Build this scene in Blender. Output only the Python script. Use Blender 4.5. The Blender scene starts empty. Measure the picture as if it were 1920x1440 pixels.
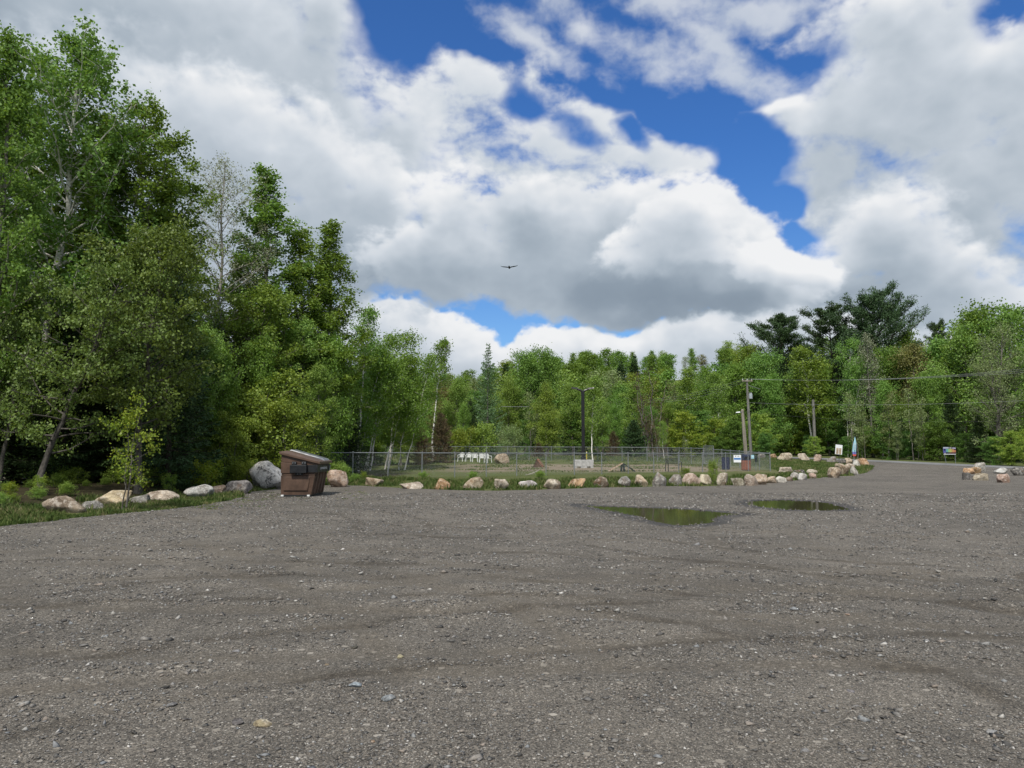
import bpy, bmesh, math, random
import numpy as np
from mathutils import Vector, Matrix, Euler
from mathutils.geometry import delaunay_2d_cdt
from mathutils.noise import fractal as mfractal, noise as mnoise

SC = bpy.context.scene
COL = SC.collection
R = math.radians
PI = math.pi

# ------------------------------------------------------------------ helpers
def sstep(a, b, x):
    t = np.clip((np.asarray(x, float) - a) / (b - a), 0, 1)
    return t * t * (3 - 2 * t)

EYE = 1.6
FPX = 1371.0
PITCH = math.atan((843 - 720) / FPX)

def h(x, y):
    """height of the terrain"""
    x = np.asarray(x, float); y = np.asarray(y, float)
    t = y - 42
    ramp = 0.014 * (np.sqrt(t * t + 36) + t) * 0.5
    ramp = np.minimum(ramp, 1.1 + 0 * ramp)
    hill = 26 * sstep(112, 300, y) * (0.42 + 0.58 * sstep(-70, 45, x)) + 10 * sstep(120, 330, y) * sstep(20, 160, x)
    mound = 0.35 * sstep(-10.5, -15, x) * sstep(8, 16, y) * (1 - sstep(60, 80, y))
    return ramp + hill + mound

def hz(x, y):
    return float(h(x, y))

def ray(px, py):
    dx = (px - 960) / FPX; dy = (720 - py) / FPX
    c, s = math.cos(PITCH), math.sin(PITCH)
    return dx, c - dy * s, s + dy * c

def G(px, py):
    """point of the terrain seen at a pixel of the photograph (marching from the eye)"""
    d = ray(px, py)
    lo, hi = 0.5, None
    t = 1.0
    while t < 600:
        if EYE + d[2] * t < hz(d[0] * t, d[1] * t):
            hi = t; break
        lo = t; t *= 1.06
    if hi is None: hi = 600
    for _ in range(30):
        m = (lo + hi) / 2
        if EYE + d[2] * m < hz(d[0] * m, d[1] * m): hi = m
        else: lo = m
    return d[0] * hi, d[1] * hi

def X(px, Y):
    d = ray(px, 843); return d[0] / d[1] * Y

def Z(py, Y):
    d = ray(960, py); return EYE + d[2] / d[1] * Y

def on(px, Y):
    x = X(px, Y); return x, Y, hz(x, Y)

def mk_mesh(name, V, F, mats=(), smooth=False, mi=None):
    """mesh from numpy vertices and an (n, k) face array or a list of such arrays"""
    me = bpy.data.meshes.new(name)
    V = np.asarray(V, dtype=np.float32)
    if not isinstance(F, list): F = [F]
    F = [np.asarray(f, dtype=np.int32) for f in F if len(f)]
    me.vertices.add(len(V)); me.vertices.foreach_set('co', V.ravel())
    nl = sum(f.size for f in F); npoly = sum(len(f) for f in F)
    me.loops.add(nl); me.polygons.add(npoly)
    me.loops.foreach_set('vertex_index', np.concatenate([f.ravel() for f in F]))
    tot = np.concatenate([np.full(len(f), f.shape[1], np.int32) for f in F])
    start = np.concatenate([[0], np.cumsum(tot)[:-1]]).astype(np.int32)
    me.polygons.foreach_set('loop_start', start)
    if mi is not None: me.polygons.foreach_set('material_index', np.asarray(mi, np.int32))
    if smooth: me.polygons.foreach_set('use_smooth', np.ones(npoly, bool))
    for m in mats: me.materials.append(m)
    me.update(calc_edges=True); me.validate(verbose=False)
    return me

def link(name, me, parent=None, loc=(0, 0, 0), rot=(0, 0, 0)):
    o = bpy.data.objects.new(name, me); COL.objects.link(o)
    o.location = loc; o.rotation_euler = rot
    if parent is not None: o.parent = parent
    return o

def tag(o, label=None, cat=None, group=None, kind=None):
    if label: o['label'] = label
    if cat: o['category'] = cat
    if group: o['group'] = group
    if kind: o['kind'] = kind
    return o

def empty(name, loc=(0, 0, 0), rz=0, scale=None):
    o = bpy.data.objects.new(name, None); COL.objects.link(o)
    o.location = loc; o.rotation_euler = (0, 0, rz); o.empty_display_size = 0.2
    if scale: o.scale = scale
    return o

class MB:
    """collects boxes, tubes, prisms and linked them as ONE mesh"""
    def __init__(self): self.bm = bmesh.new()
    def box(self, c, s, rot=(0, 0, 0), taper=None):
        m = Matrix.Translation(c) @ Euler(rot).to_matrix().to_4x4() @ Matrix.Diagonal((s[0], s[1], s[2], 1))
        r = bmesh.ops.create_cube(self.bm, size=1, matrix=m)
        return self
    def bar(self, a, b, w, d=None, up=(0, 0, 1)):
        a = Vector(a); b = Vector(b); d = d or w
        ax = (b - a); L = ax.length; ax.normalize()
        u = Vector(up)
        if abs(ax.dot(u)) > .98: u = Vector((1, 0, 0))
        s = ax.cross(u).normalized(); t = s.cross(ax).normalized()
        m = Matrix((s, ax, t)).transposed().to_4x4()
        m.translation = (a + b) / 2
        bmesh.ops.create_cube(self.bm, size=1, matrix=m @ Matrix.Diagonal((w, L, d, 1)))
        return self
    def tube(self, pts, r, n=8, cap=True):
        pts = [Vector(p) for p in pts]
        rs = r if isinstance(r, (list, tuple)) else [r] * len(pts)
        rings = []
        for i, p in enumerate(pts):
            d = (pts[min(i + 1, len(pts) - 1)] - pts[max(i - 1, 0)]).normalized()
            u = Vector((0, 0, 1)) if abs(d.z) < .95 else Vector((1, 0, 0))
            s = d.cross(u).normalized(); t = s.cross(d).normalized()
            rings.append([self.bm.verts.new(p + (s * math.cos(2 * PI * k / n) + t * math.sin(2 * PI * k / n)) * rs[i]) for k in range(n)])
        for a, b in zip(rings, rings[1:]):
            for k in range(n):
                self.bm.faces.new((a[k], a[(k + 1) % n], b[(k + 1) % n], b[k]))
        if cap:
            self.bm.faces.new(rings[0][::-1]); self.bm.faces.new(rings[-1])
        return self
    def prism(self, poly, y0, y1, plane='xz'):
        """extrude a polygon given in plane xz (or xy) from y0 to y1"""
        f = (lambda p, q: (p[0], q, p[1])) if plane == 'xz' else (lambda p, q: (p[0], p[1], q))
        a = [self.bm.verts.new(f(p, y0)) for p in poly]; b = [self.bm.verts.new(f(p, y1)) for p in poly]
        n = len(poly)
        self.bm.faces.new(a); self.bm.faces.new(b[::-1])
        for k in range(n): self.bm.faces.new((a[k], b[k], b[(k + 1) % n], a[(k + 1) % n]))
        return self
    def hull8(self, p):
        """solid with eight corners: four of the bottom, four of the top, same order"""
        v = [self.bm.verts.new(q) for q in p]
        for f in ((3, 2, 1, 0), (4, 5, 6, 7), (0, 1, 5, 4), (1, 2, 6, 5), (2, 3, 7, 6), (3, 0, 4, 7)):
            self.bm.faces.new([v[i] for i in f])
        return self
    def build(self, name, mat, parent=None, bevel=0, smooth=False, loc=(0, 0, 0), rot=(0, 0, 0)):
        bmesh.ops.recalc_face_normals(self.bm, faces=self.bm.faces)
        if bevel:
            bmesh.ops.bevel(self.bm, geom=[e for e in self.bm.edges if e.calc_face_angle(0) > .5], offset=bevel, segments=2, affect='EDGES', profile=.6)
        me = bpy.data.meshes.new(name); self.bm.to_mesh(me); self.bm.free()
        if smooth:
            for p in me.polygons: p.use_smooth = True
        if mat: me.materials.append(mat)
        return link(name, me, parent, loc, rot)

# ------------------------------------------------------------------ node helpers
class NT:
    def __init__(self, tree): self.t = tree; tree.nodes.clear()
    def n(self, typ, _in=None, **kw):
        nd = self.t.nodes.new(typ)
        for k, v in kw.items(): setattr(nd, k, v)
        for k, v in (_in or {}).items(): self.set(nd, k, v)
        return nd
    def set(self, nd, k, v):
        s = nd.inputs[k]
        if isinstance(v, bpy.types.NodeSocket): self.t.links.new(v, s)
        elif isinstance(v, bpy.types.Node): self.t.links.new(v.outputs[0], s)
        else: s.default_value = v
    def math(self, op, a, b=0.0, c=None, clamp=False):
        i = {0: a, 1: b}
        if c is not None: i[2] = c
        return self.n('ShaderNodeMath', i, operation=op, use_clamp=clamp).outputs[0]
    def vmath(self, op, a, b=None, scale=None):
        nd = self.n('ShaderNodeVectorMath', {0: a}, operation=op)
        if b is not None: self.set(nd, 1, b)
        if scale is not None: self.set(nd, 'Scale', scale)
        return nd.outputs['Value' if op in ('LENGTH', 'DOT_PRODUCT', 'DISTANCE') else 0]
    def maprange(self, v, a, b, c=0.0, d=1.0, smooth=True):
        nd = self.n('ShaderNodeMapRange', {0: v, 1: a, 2: b, 3: c, 4: d})
        nd.interpolation_type = 'SMOOTHSTEP' if smooth else 'LINEAR'
        return nd.outputs[0]
    def mix(self, f, a, b, blend='MIX'):
        nd = self.n('ShaderNodeMix', data_type='RGBA', blend_type=blend)
        self.set(nd, 'Factor', f)
        for k, v in ((6, a), (7, b)):
            if isinstance(v, (tuple, list)): v = (*v[:3], 1)
            self.set(nd, k, v)
        return nd.outputs[2]
    def ramp(self, f, stops, interp='LINEAR'):
        nd = self.n('ShaderNodeValToRGB', {0: f}); cr = nd.color_ramp; cr.interpolation = interp
        while len(cr.elements) < len(stops): cr.elements.new(.5)
        for e, (p, c) in zip(cr.elements, stops): e.position = p; e.color = (*c, 1)
        return nd.outputs[0]
    def noise(self, vec, scale, detail=4, rough=.55, dist=0.0, out=0, **kw):
        nd = self.n('ShaderNodeTexNoise', {'Scale': scale, 'Detail': detail, 'Roughness': rough, 'Distortion': dist}, **kw)
        if vec is not None: self.set(nd, 'Vector', vec)
        return nd.outputs[out]
    def voro(self, vec, scale, feature='F1', out='Distance', rnd=1.0, **kw):
        nd = self.n('ShaderNodeTexVoronoi', {'Scale': scale, 'Randomness': rnd}, feature=feature, **kw)
        if vec is not None: self.set(nd, 'Vector', vec)
        return nd.outputs[out]
    def bump(self, height, strength=.5, dist=.02, normal=None):
        nd = self.n('ShaderNodeBump', {'Height': height, 'Strength': strength, 'Distance': dist})
        if normal is not None: self.set(nd, 'Normal', normal)
        return nd.outputs[0]

def material(name):
    m = bpy.data.materials.new(name); m.use_nodes = True
    return m, NT(m.node_tree)

def finish(nt, color, rough=.8, normal=None, spec=.3, metal=0.0, **extra):
    b = nt.n('ShaderNodeBsdfPrincipled')
    nt.set(b, 'Base Color', color if not isinstance(color, (tuple, list)) else (*color[:3], 1))
    nt.set(b, 'Roughness', rough); nt.set(b, 'Metallic', metal); nt.set(b, 'Specular IOR Level', spec)
    if normal is not None: nt.set(b, 'Normal', normal)
    for k, v in extra.items(): nt.set(b, k.replace('_', ' '), v)
    o = nt.n('ShaderNodeOutputMaterial'); nt.t.links.new(b.outputs[0], o.inputs[0])
    return b

def simple(name, col, rough=.6, var=.12, scale=6.0, metal=0.0, spec=.4, bump=.0):
    """plain surface with soft wear so that it does not read as one flat colour"""
    m, nt = material(name)
    tc = nt.n('ShaderNodeTexCoord').outputs['Object']
    n1 = nt.noise(tc, scale, 5, .6)
    f = nt.maprange(n1, .3, .7, 1 - var, 1 + var)
    c = nt.vmath('SCALE', nt.n('ShaderNodeRGB').outputs[0], scale=f)
    nt.t.nodes[[n.name for n in nt.t.nodes if n.type == 'RGB'][0]].outputs[0].default_value = (*col, 1)
    nrm = nt.bump(nt.noise(tc, scale * 8, 3), bump, .01) if bump else None
    finish(nt, c, nt.maprange(n1, .3, .7, max(rough - .08, .05), min(rough + .1, 1)), nrm, spec, metal)
    return m
# ------------------------------------------------------------------ clouds: density and light, worked out once over azimuth and elevation
_rg = np.random.default_rng(11)
_ga = _rg.uniform(0, 2 * PI, (256, 256)).astype(np.float32); _GX, _GY = np.cos(_ga), np.sin(_ga)
def pn(x, y):
    x0 = np.floor(x); y0 = np.floor(y); fx = (x - x0).astype(np.float32); fy = (y - y0).astype(np.float32)
    i = x0.astype(np.int32) & 255; j = y0.astype(np.int32) & 255; i1 = (i + 1) & 255; j1 = (j + 1) & 255
    u = fx * fx * fx * (fx * (fx * 6 - 15) + 10); v = fy * fy * fy * (fy * (fy * 6 - 15) + 10)
    a = _GX[j, i] * fx + _GY[j, i] * fy; b = _GX[j, i1] * (fx - 1) + _GY[j, i1] * fy
    c = _GX[j1, i] * fx + _GY[j1, i] * (fy - 1); d = _GX[j1, i1] * (fx - 1) + _GY[j1, i1] * (fy - 1)
    return (a + u * (b - a)) + v * ((c + u * (d - c)) - (a + u * (b - a)))
def fbm(x, y, sc, oct, gain=.5, off=0.0, billow=0.0):
    r = 0; amp = 1.0; tot = 0
    for o in range(oct):
        n = pn(x * sc + off + 17.3 * o, y * sc - off * .7 + 9.1 * o) * 1.5
        if billow: n = n * (1 - billow) + billow * (.55 - 1.9 * np.abs(n))
        r = r + amp * n; tot += amp; amp *= gain; sc *= 2.03
    return r / tot

CLOUD_LAYERS = [  # back to front: name, edge softness, noise amount, darkness, grey, ellipses (px, py, rx, ry, rot)
    ('veil', 1.15, 1.0, .5, .62, [(1000, 60, 200, 34, 30), (1380, 130, 160, 40, 20), (1200, 92, 175, 50, 22), (1110, 50, 60, 30, 30), (1430, 20, 220, 54, 4), (1250, 5, 170, 40, 0), (1350, 75, 110, 34, 25), (1050, -20, 90, 40, 20), (1600, 40, 120, 50, 0)]),
    ('far', .85, .80, 1.0, .52, [(1120, 230, 160, 60, 30), (1250, 285, 150, 46, 20), (860, 130, 130, 60, 20), (800, 190, 150, 90, 15), (930, 160, 150, 56, 14), (1050, 255, 200, 66, 22), (1190, 300, 180, 44, 14), (1000, 130, 50, 46, 10), (1325, 285, 66, 34, 10), (700, 150, 90, 70, 0), (870, 110, 50, 50, 0), (540, 40, 110, 110, 0), (1000, 330, 330, 60, 10)]),
    ('bank', .80, .60, .80, .46, [(180, 40, 520, 200, 0), (430, 60, 200, 110, 10), (560, 130, 110, 90, 40), (600, 50, 50, 80, 0), (640, 230, 130, 80, 35), (750, 280, 110, 90, 30)]),
    ('right', .60, .66, .95, .45, [(1780, 160, 330, 190, 0), (1670, 70, 120, 90, 0), (1590, 215, 180, 50, 4), (1560, 320, 120, 90, 0), (1600, 400, 130, 120, 0), (1900, 60, 120, 120, 0), (1470, 180, 70, 26, 6), (1900, 330, 200, 200, 0)]),
    ('low', .16, .46, 1.35, .52, [(700, 645, 170, 82, 0), (790, 628, 150, 68, 10), (880, 655, 90, 66, 0), (1010, 660, 80, 62, 0), (1090, 660, 60, 58, 0), (1200, 668, 110, 62, 0), (1330, 655, 170, 66, 0), (1500, 640, 240, 70, 0), (1750, 690, 200, 60, 0), (1900, 680, 110, 80, 0), (560, 660, 250, 110, 0), (980, 760, 900, 50, 0)]),
    ('slope', .75, .75, .95, .48, [(330, 250, 240, 110, 20), (470, 260, 160, 80, 30), (600, 330, 170, 100, 34), (720, 380, 130, 80, 34), (420, 380, 400, 150, 10), (700, 470, 230, 90, 0), (200, 480, 460, 190, 0), (830, 400, 60, 60, 30)]),
    ('rightlow', .60, .74, 1.0, .46, [(1660, 430, 130, 90, 10), (1610, 470, 110, 80, 0), (1750, 520, 180, 90, 15), (1880, 580, 130, 66, 0), (1700, 560, 260, 56, 0), (1560, 540, 140, 60, 0)]),
    ('middle', .36, .62, 1.2, .41, [(1010, 410, 240, 90, 10), (1150, 420, 240, 92, 5), (1330, 425, 120, 95, 25), (1410, 470, 100, 70, 20), (1180, 520, 330, 76, 4), (900, 490, 220, 80, 0), (1330, 560, 200, 54, 0), (1030, 540, 200, 48, 4), (1200, 580, 180, 32, 4)]),
    ('front', .40, .68, 1.05, .52, [(1490, 505, 92, 44, 8), (1430, 500, 70, 46, 0), (1290, 420, 110, 60, 0), (1250, 480, 160, 52, 0)]),
]
CLOUD_HOLES = [(975, 182, 60, 36, 30), (1082, 243, 60, 30, 30), (1180, 250, 40, 24, 40), (1440, 300, 46, 90, 0), (1400, 165, 150, 34, -8), (1110, 150, 100, 30, 40),
    (1270, 232, 140, 34, 26), (1505, 446, 60, 28, 15), (720, 45, 90, 60, 10), (900, 45, 120, 50, 10), (1370, 290, 60, 30, 20), (1900, 30, 60, 60, 0), (1470, 380, 40, 40, 0)]
CLOUD_LIGHT = [
    (400, 190, 230, 80, 28, .10), (1490, 490, 120, 45, 10, .20), (1340, 345, 100, 50, 20, .10), (1690, 380, 120, 60, 25, .08),
    (1150, 556, 260, 50, 6, -.14), (1340, 590, 200, 44, 0, -.14), (650, 515, 180, 70, -6, -.14), (60, 40, 300, 120, 0, -.14), (1660, 550, 280, 56, 0, -.12),
    (560, 440, 140, 60, 0, -.04), (1700, 150, 190, 120, 0, .08), (820, 350, 60, 90, -30, .12), (540, 60, 120, 90, 0, .06)]

def shift(A, da, de, res):
    """the field as seen from a direction nudged by (da, de) radians"""
    i = int(round(de * res)); j = int(round(da * res))
    B = np.roll(np.roll(A, -i, 0), -j, 1)
    return B

def blur(A, s):
    k = int(s * 2.5) + 1; w = np.exp(-.5 * (np.arange(-k, k + 1) / s) ** 2); w /= w.sum()
    for ax in (0, 1):
        P = np.pad(A, [(k, k) if a == ax else (0, 0) for a in (0, 1)], mode='edge'); o = 0
        for q, ww in enumerate(w): o = o + ww * np.take(P, np.arange(q, q + A.shape[ax]), axis=ax)
        A = o
    return A

def clouds(az, el, res):
    """alpha and luminance on a regular azimuth / elevation grid; res = samples per radian"""
    yy = el * 1.25
    w1 = fbm(az, yy, 3.4, 3, .5, 3.1); w2 = fbm(az, yy, 3.4, 3, .5, 8.7)
    w3 = fbm(az, yy, 13, 4, .55, 5.1); w4 = fbm(az, yy, 13, 4, .55, 6.7)
    edge = fbm(az + .01 * w3, yy + .01 * w4, 11, 7, .56, 1.7, .30)
    puff = fbm(az + .012 * w3, yy + .012 * w4, 9, 5, .50, 12.7, .75)
    soft = fbm(az, yy, 5, 4, .5, 21.0)
    whisp = fbm(az + .03 * w1 + .012 * w3, yy * 1.5 + .03 * w2 + .012 * w4, 24, 6, .62, 4.4)
    streak = fbm(az * .8 + .03 * w1 + .02 * w3 + .5 * yy, yy * 1.3 + .03 * w2 + .02 * w4, 13, 6, .55, 14.4)
    bx = az + .040 * w1 + .016 * w3; by = el + .030 * w2 + .014 * w4
    A = np.zeros_like(az); Lm = np.zeros_like(az)
    away = sstep(R(38), R(48), np.abs(az)) + sstep(R(34), R(44), el)     # beyond the photo: plain broken cloud
    H_ = 0
    for (px, py, rx, ry, rot) in CLOUD_HOLES:
        dd = ray(px, py); L = math.sqrt(sum(c * c for c in dd)); a0 = math.atan2(dd[0], dd[1]); e0 = math.asin(dd[2] / L)
        c, s = math.cos(R(-rot)), math.sin(R(-rot)); u, v = bx - a0, by - e0
        H_ = np.maximum(H_, 1 - sstep(.1, 1.4, np.hypot((u * c + v * s) * FPX / rx, (-u * s + v * c) * FPX / ry)))
    for name, softness, namt, dark, grey, ell in CLOUD_LAYERS:
        S = np.full_like(az, -2.0)
        for (px, py, rx, ry, rot) in ell:
            dd = ray(px, py); L = math.sqrt(sum(c * c for c in dd)); a0 = math.atan2(dd[0], dd[1]); e0 = math.asin(dd[2] / L)
            c, s = math.cos(R(-rot)), math.sin(R(-rot)); u, v = bx - a0, by - e0
            r = np.hypot((u * c + v * s) * FPX / rx, (-u * s + v * c) * FPX / ry)
            q = 1.05 - r; k = .25; hh = np.clip(.5 + .5 * (q - S) / k, 0, 1); S = S + (q - S) * hh + k * hh * (1 - hh)
        if name in ('bank', 'slope'): S = np.where(away > 0, S * (1 - np.clip(away, 0, 1)) + np.clip(away, 0, 1) * (.35 + soft * .9), S)
        B = S + namt * (edge + .35 * whisp) + (.40 * streak if name == 'veil' else .22 * whisp if name == 'far' else 0)
        if name in ('bank', 'slope'): B = B + .22
        B = B - (H_ * (.70 + 1.6 * edge + .6 * whisp) if name in ('far', 'bank', 'right') else .35 * H_ if name in ('middle', 'front', 'rightlow') else 0)
        a = sstep(0, softness, B)
        D = np.clip(B, 0, .9) * (.55 + .75 * np.clip(.5 + 1.1 * puff, 0, 1.4))
        D = blur(D, res * .0022)
        od = sum(w * shift(D, .30 * s, s, res) for s, w in ((.006, .45), (.014, .5), (.028, .55), (.05, .6), (.085, .55))) - .5 * D
        od = np.clip(od, -.2, None)
        light = np.exp(-dark * .95 * np.clip(od, -.1, None))
        if name == 'veil': a = a * .80
        lm = grey - .05 + (1.0 - grey) * np.clip(light, 0, 1.15) + .12 * soft + .12 * puff
        if name in ('veil', 'far'): lm = .35 * lm + .65 * (.80 + .16 * soft + .12 * puff) 
        Lm = Lm * (1 - a) + lm * a; A = A + a * (1 - A)
    lb = 0
    for (px, py, rx, ry, rot, wt) in CLOUD_LIGHT:
        dd = ray(px, py); L = math.sqrt(sum(c * c for c in dd)); a0 = math.atan2(dd[0], dd[1]); e0 = math.asin(dd[2] / L)
        c, s = math.cos(R(-rot)), math.sin(R(-rot)); u, v = bx - a0, by - e0
        lb = lb + wt * (1 - sstep(.1, 1.35, np.hypot((u * c + v * s) * FPX / rx, (-u * s + v * c) * FPX / ry)))
    hz_ = .6 * (1 - sstep(R(1.5), R(7.5), el)); Lm = Lm * (1 - hz_) + .80 * hz_; A = A + .7 * hz_ * (1 - A)
    return A, np.where(A > 0, Lm / np.maximum(A, 1e-3), .8) + lb
# ------------------------------------------------------------------ world, sun, camera
SUN_EL, SUN_AZ = R(54), R(-166)          # azimuth from +Y towards +X: to the left and a little behind the camera
CLOUD_RAMP = [(0.0, (.20, .255, .325)), (.30, (.285, .35, .425)), (.52, (.44, .51, .585)), (.74, (.66, .715, .78)), (1.0, (.93, .94, .955))]
def sky_image(name, a0, a1, e0, e1, res):
    azs = np.arange(a0, a1, 1 / res, dtype=np.float32); els = np.arange(e0, e1, 1 / res, dtype=np.float32)
    ga, ge = np.meshgrid(azs, els)
    A, Lm = clouds(ga, ge, res)
    st = np.array([p for p, c in CLOUD_RAMP]); cc = np.array([c for p, c in CLOUD_RAMP])
    px = np.empty(A.shape + (4,), np.float32)
    for k in range(3): px[..., k] = np.interp(Lm, st, cc[:, k])
    px[..., 3] = np.clip(A, 0, 1)
    im = bpy.data.images.new(name, len(azs), len(els), alpha=True, float_buffer=True)
    im.colorspace_settings.name = 'Non-Color'; im.alpha_mode = 'CHANNEL_PACKED'
    im.pixels.foreach_set(px.ravel()); im.update(); im.pack()
    return im
def build_world():
    w = bpy.data.worlds.new('World'); SC.world = w; w.use_nodes = True
    nt = NT(w.node_tree)
    sky = nt.n('ShaderNodeTexSky', sky_type='NISHITA')
    sky.sun_disc = False; sky.sun_elevation = SUN_EL; sky.sun_rotation = SUN_AZ
    sky.altitude = 300; sky.air_density = 1.0; sky.dust_density = .6; sky.ozone_density = 2.0
    d = nt.n('ShaderNodeTexCoord').outputs['Generated']
    sep = nt.n('ShaderNodeSeparateXYZ', {0: d})
    az = nt.math('ARCTAN2', sep.outputs[0], sep.outputs[1])
    el = nt.math('ARCSINE', sep.outputs[2])
    def tex(im, a0, a1, e0, e1):
        u = nt.maprange(az, a0, a1, 0, 1, False); v = nt.maprange(el, e0, e1, 0, 1, False)
        nd = nt.n('ShaderNodeTexImage', {0: nt.n('ShaderNodeCombineXYZ', {0: u, 1: v}).outputs[0]}, interpolation='Cubic', extension='EXTEND')
        nd.image = im
        return nd
    W1 = (R(-47), R(47), R(-3), R(47)); W2 = (-PI, PI, R(-3), R(90))
    t1 = tex(sky_image('clouds_ahead', *W1, 21 * 180 / PI), *W1); t2 = tex(sky_image('clouds_around', *W2, 2.2 * 180 / PI), *W2)
    inw = nt.math('MULTIPLY', nt.math('LESS_THAN', nt.math('ABSOLUTE', az), R(46.5)), nt.math('LESS_THAN', el, R(46.5)))
    ccol = nt.mix(inw, t2.outputs[0], t1.outputs[0])
    alpha = nt.math('ADD', nt.math('MULTIPLY', inw, t1.outputs[1]), nt.math('MULTIPLY', nt.math('SUBTRACT', 1, inw), t2.outputs[1]))
    blue = nt.mix(1.0, sky.outputs[0], nt.mix(nt.maprange(el, R(4), R(24)), (.62, .88, 1.15), SKYTINT), 'MULTIPLY')
    col = nt.mix(alpha, blue, nt.vmath('SCALE', ccol, scale=CLOUDK / .1))
    bg = nt.n('ShaderNodeBackground', {'Color': col, 'Strength': .1})
    out = nt.n('ShaderNodeOutputWorld'); nt.t.links.new(bg.outputs[0], out.inputs[0])
    w.cycles.sampling_method = 'MANUAL'; w.cycles.sample_map_resolution = 512
SKYTINT = (.40, .78, 1.28); CLOUDK = .85
build_world()

sun = bpy.data.lights.new('sun', 'SUN'); sun.energy = 3.7; sun.angle = R(5); sun.color = (1, .95, .87)
so = bpy.data.objects.new('sun', sun); COL.objects.link(so)
sd = Vector((math.sin(SUN_AZ) * math.cos(SUN_EL), math.cos(SUN_AZ) * math.cos(SUN_EL), math.sin(SUN_EL)))
so.rotation_euler = sd.to_track_quat('Z', 'Y').to_euler(); so.location = (0, 0, 40)

cam = bpy.data.cameras.new('camera'); cam.sensor_width = 36; cam.lens = 36 * FPX / 1920
cam.clip_start = .05; cam.clip_end = 3000
co = bpy.data.objects.new('camera', cam); COL.objects.link(co)
co.location = (0, 0, EYE); co.rotation_euler = (PI / 2 + PITCH, 0, 0)
SC.camera = co
vs = SC.view_settings; vs.view_transform = 'Standard'; vs.look = 'None'; vs.exposure = 0.15; vs.gamma = 1
SC.render.engine = 'CYCLES'
SC.cycles.max_bounces = 6; SC.cycles.diffuse_bounces = 3; SC.cycles.glossy_bounces = 2; SC.cycles.transmission_bounces = 4
SC.cycles.transparent_max_bounces = 4; SC.cycles.caustics_reflective = False; SC.cycles.caustics_refractive = False
SC.cycles.sample_clamp_indirect = 4
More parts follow.
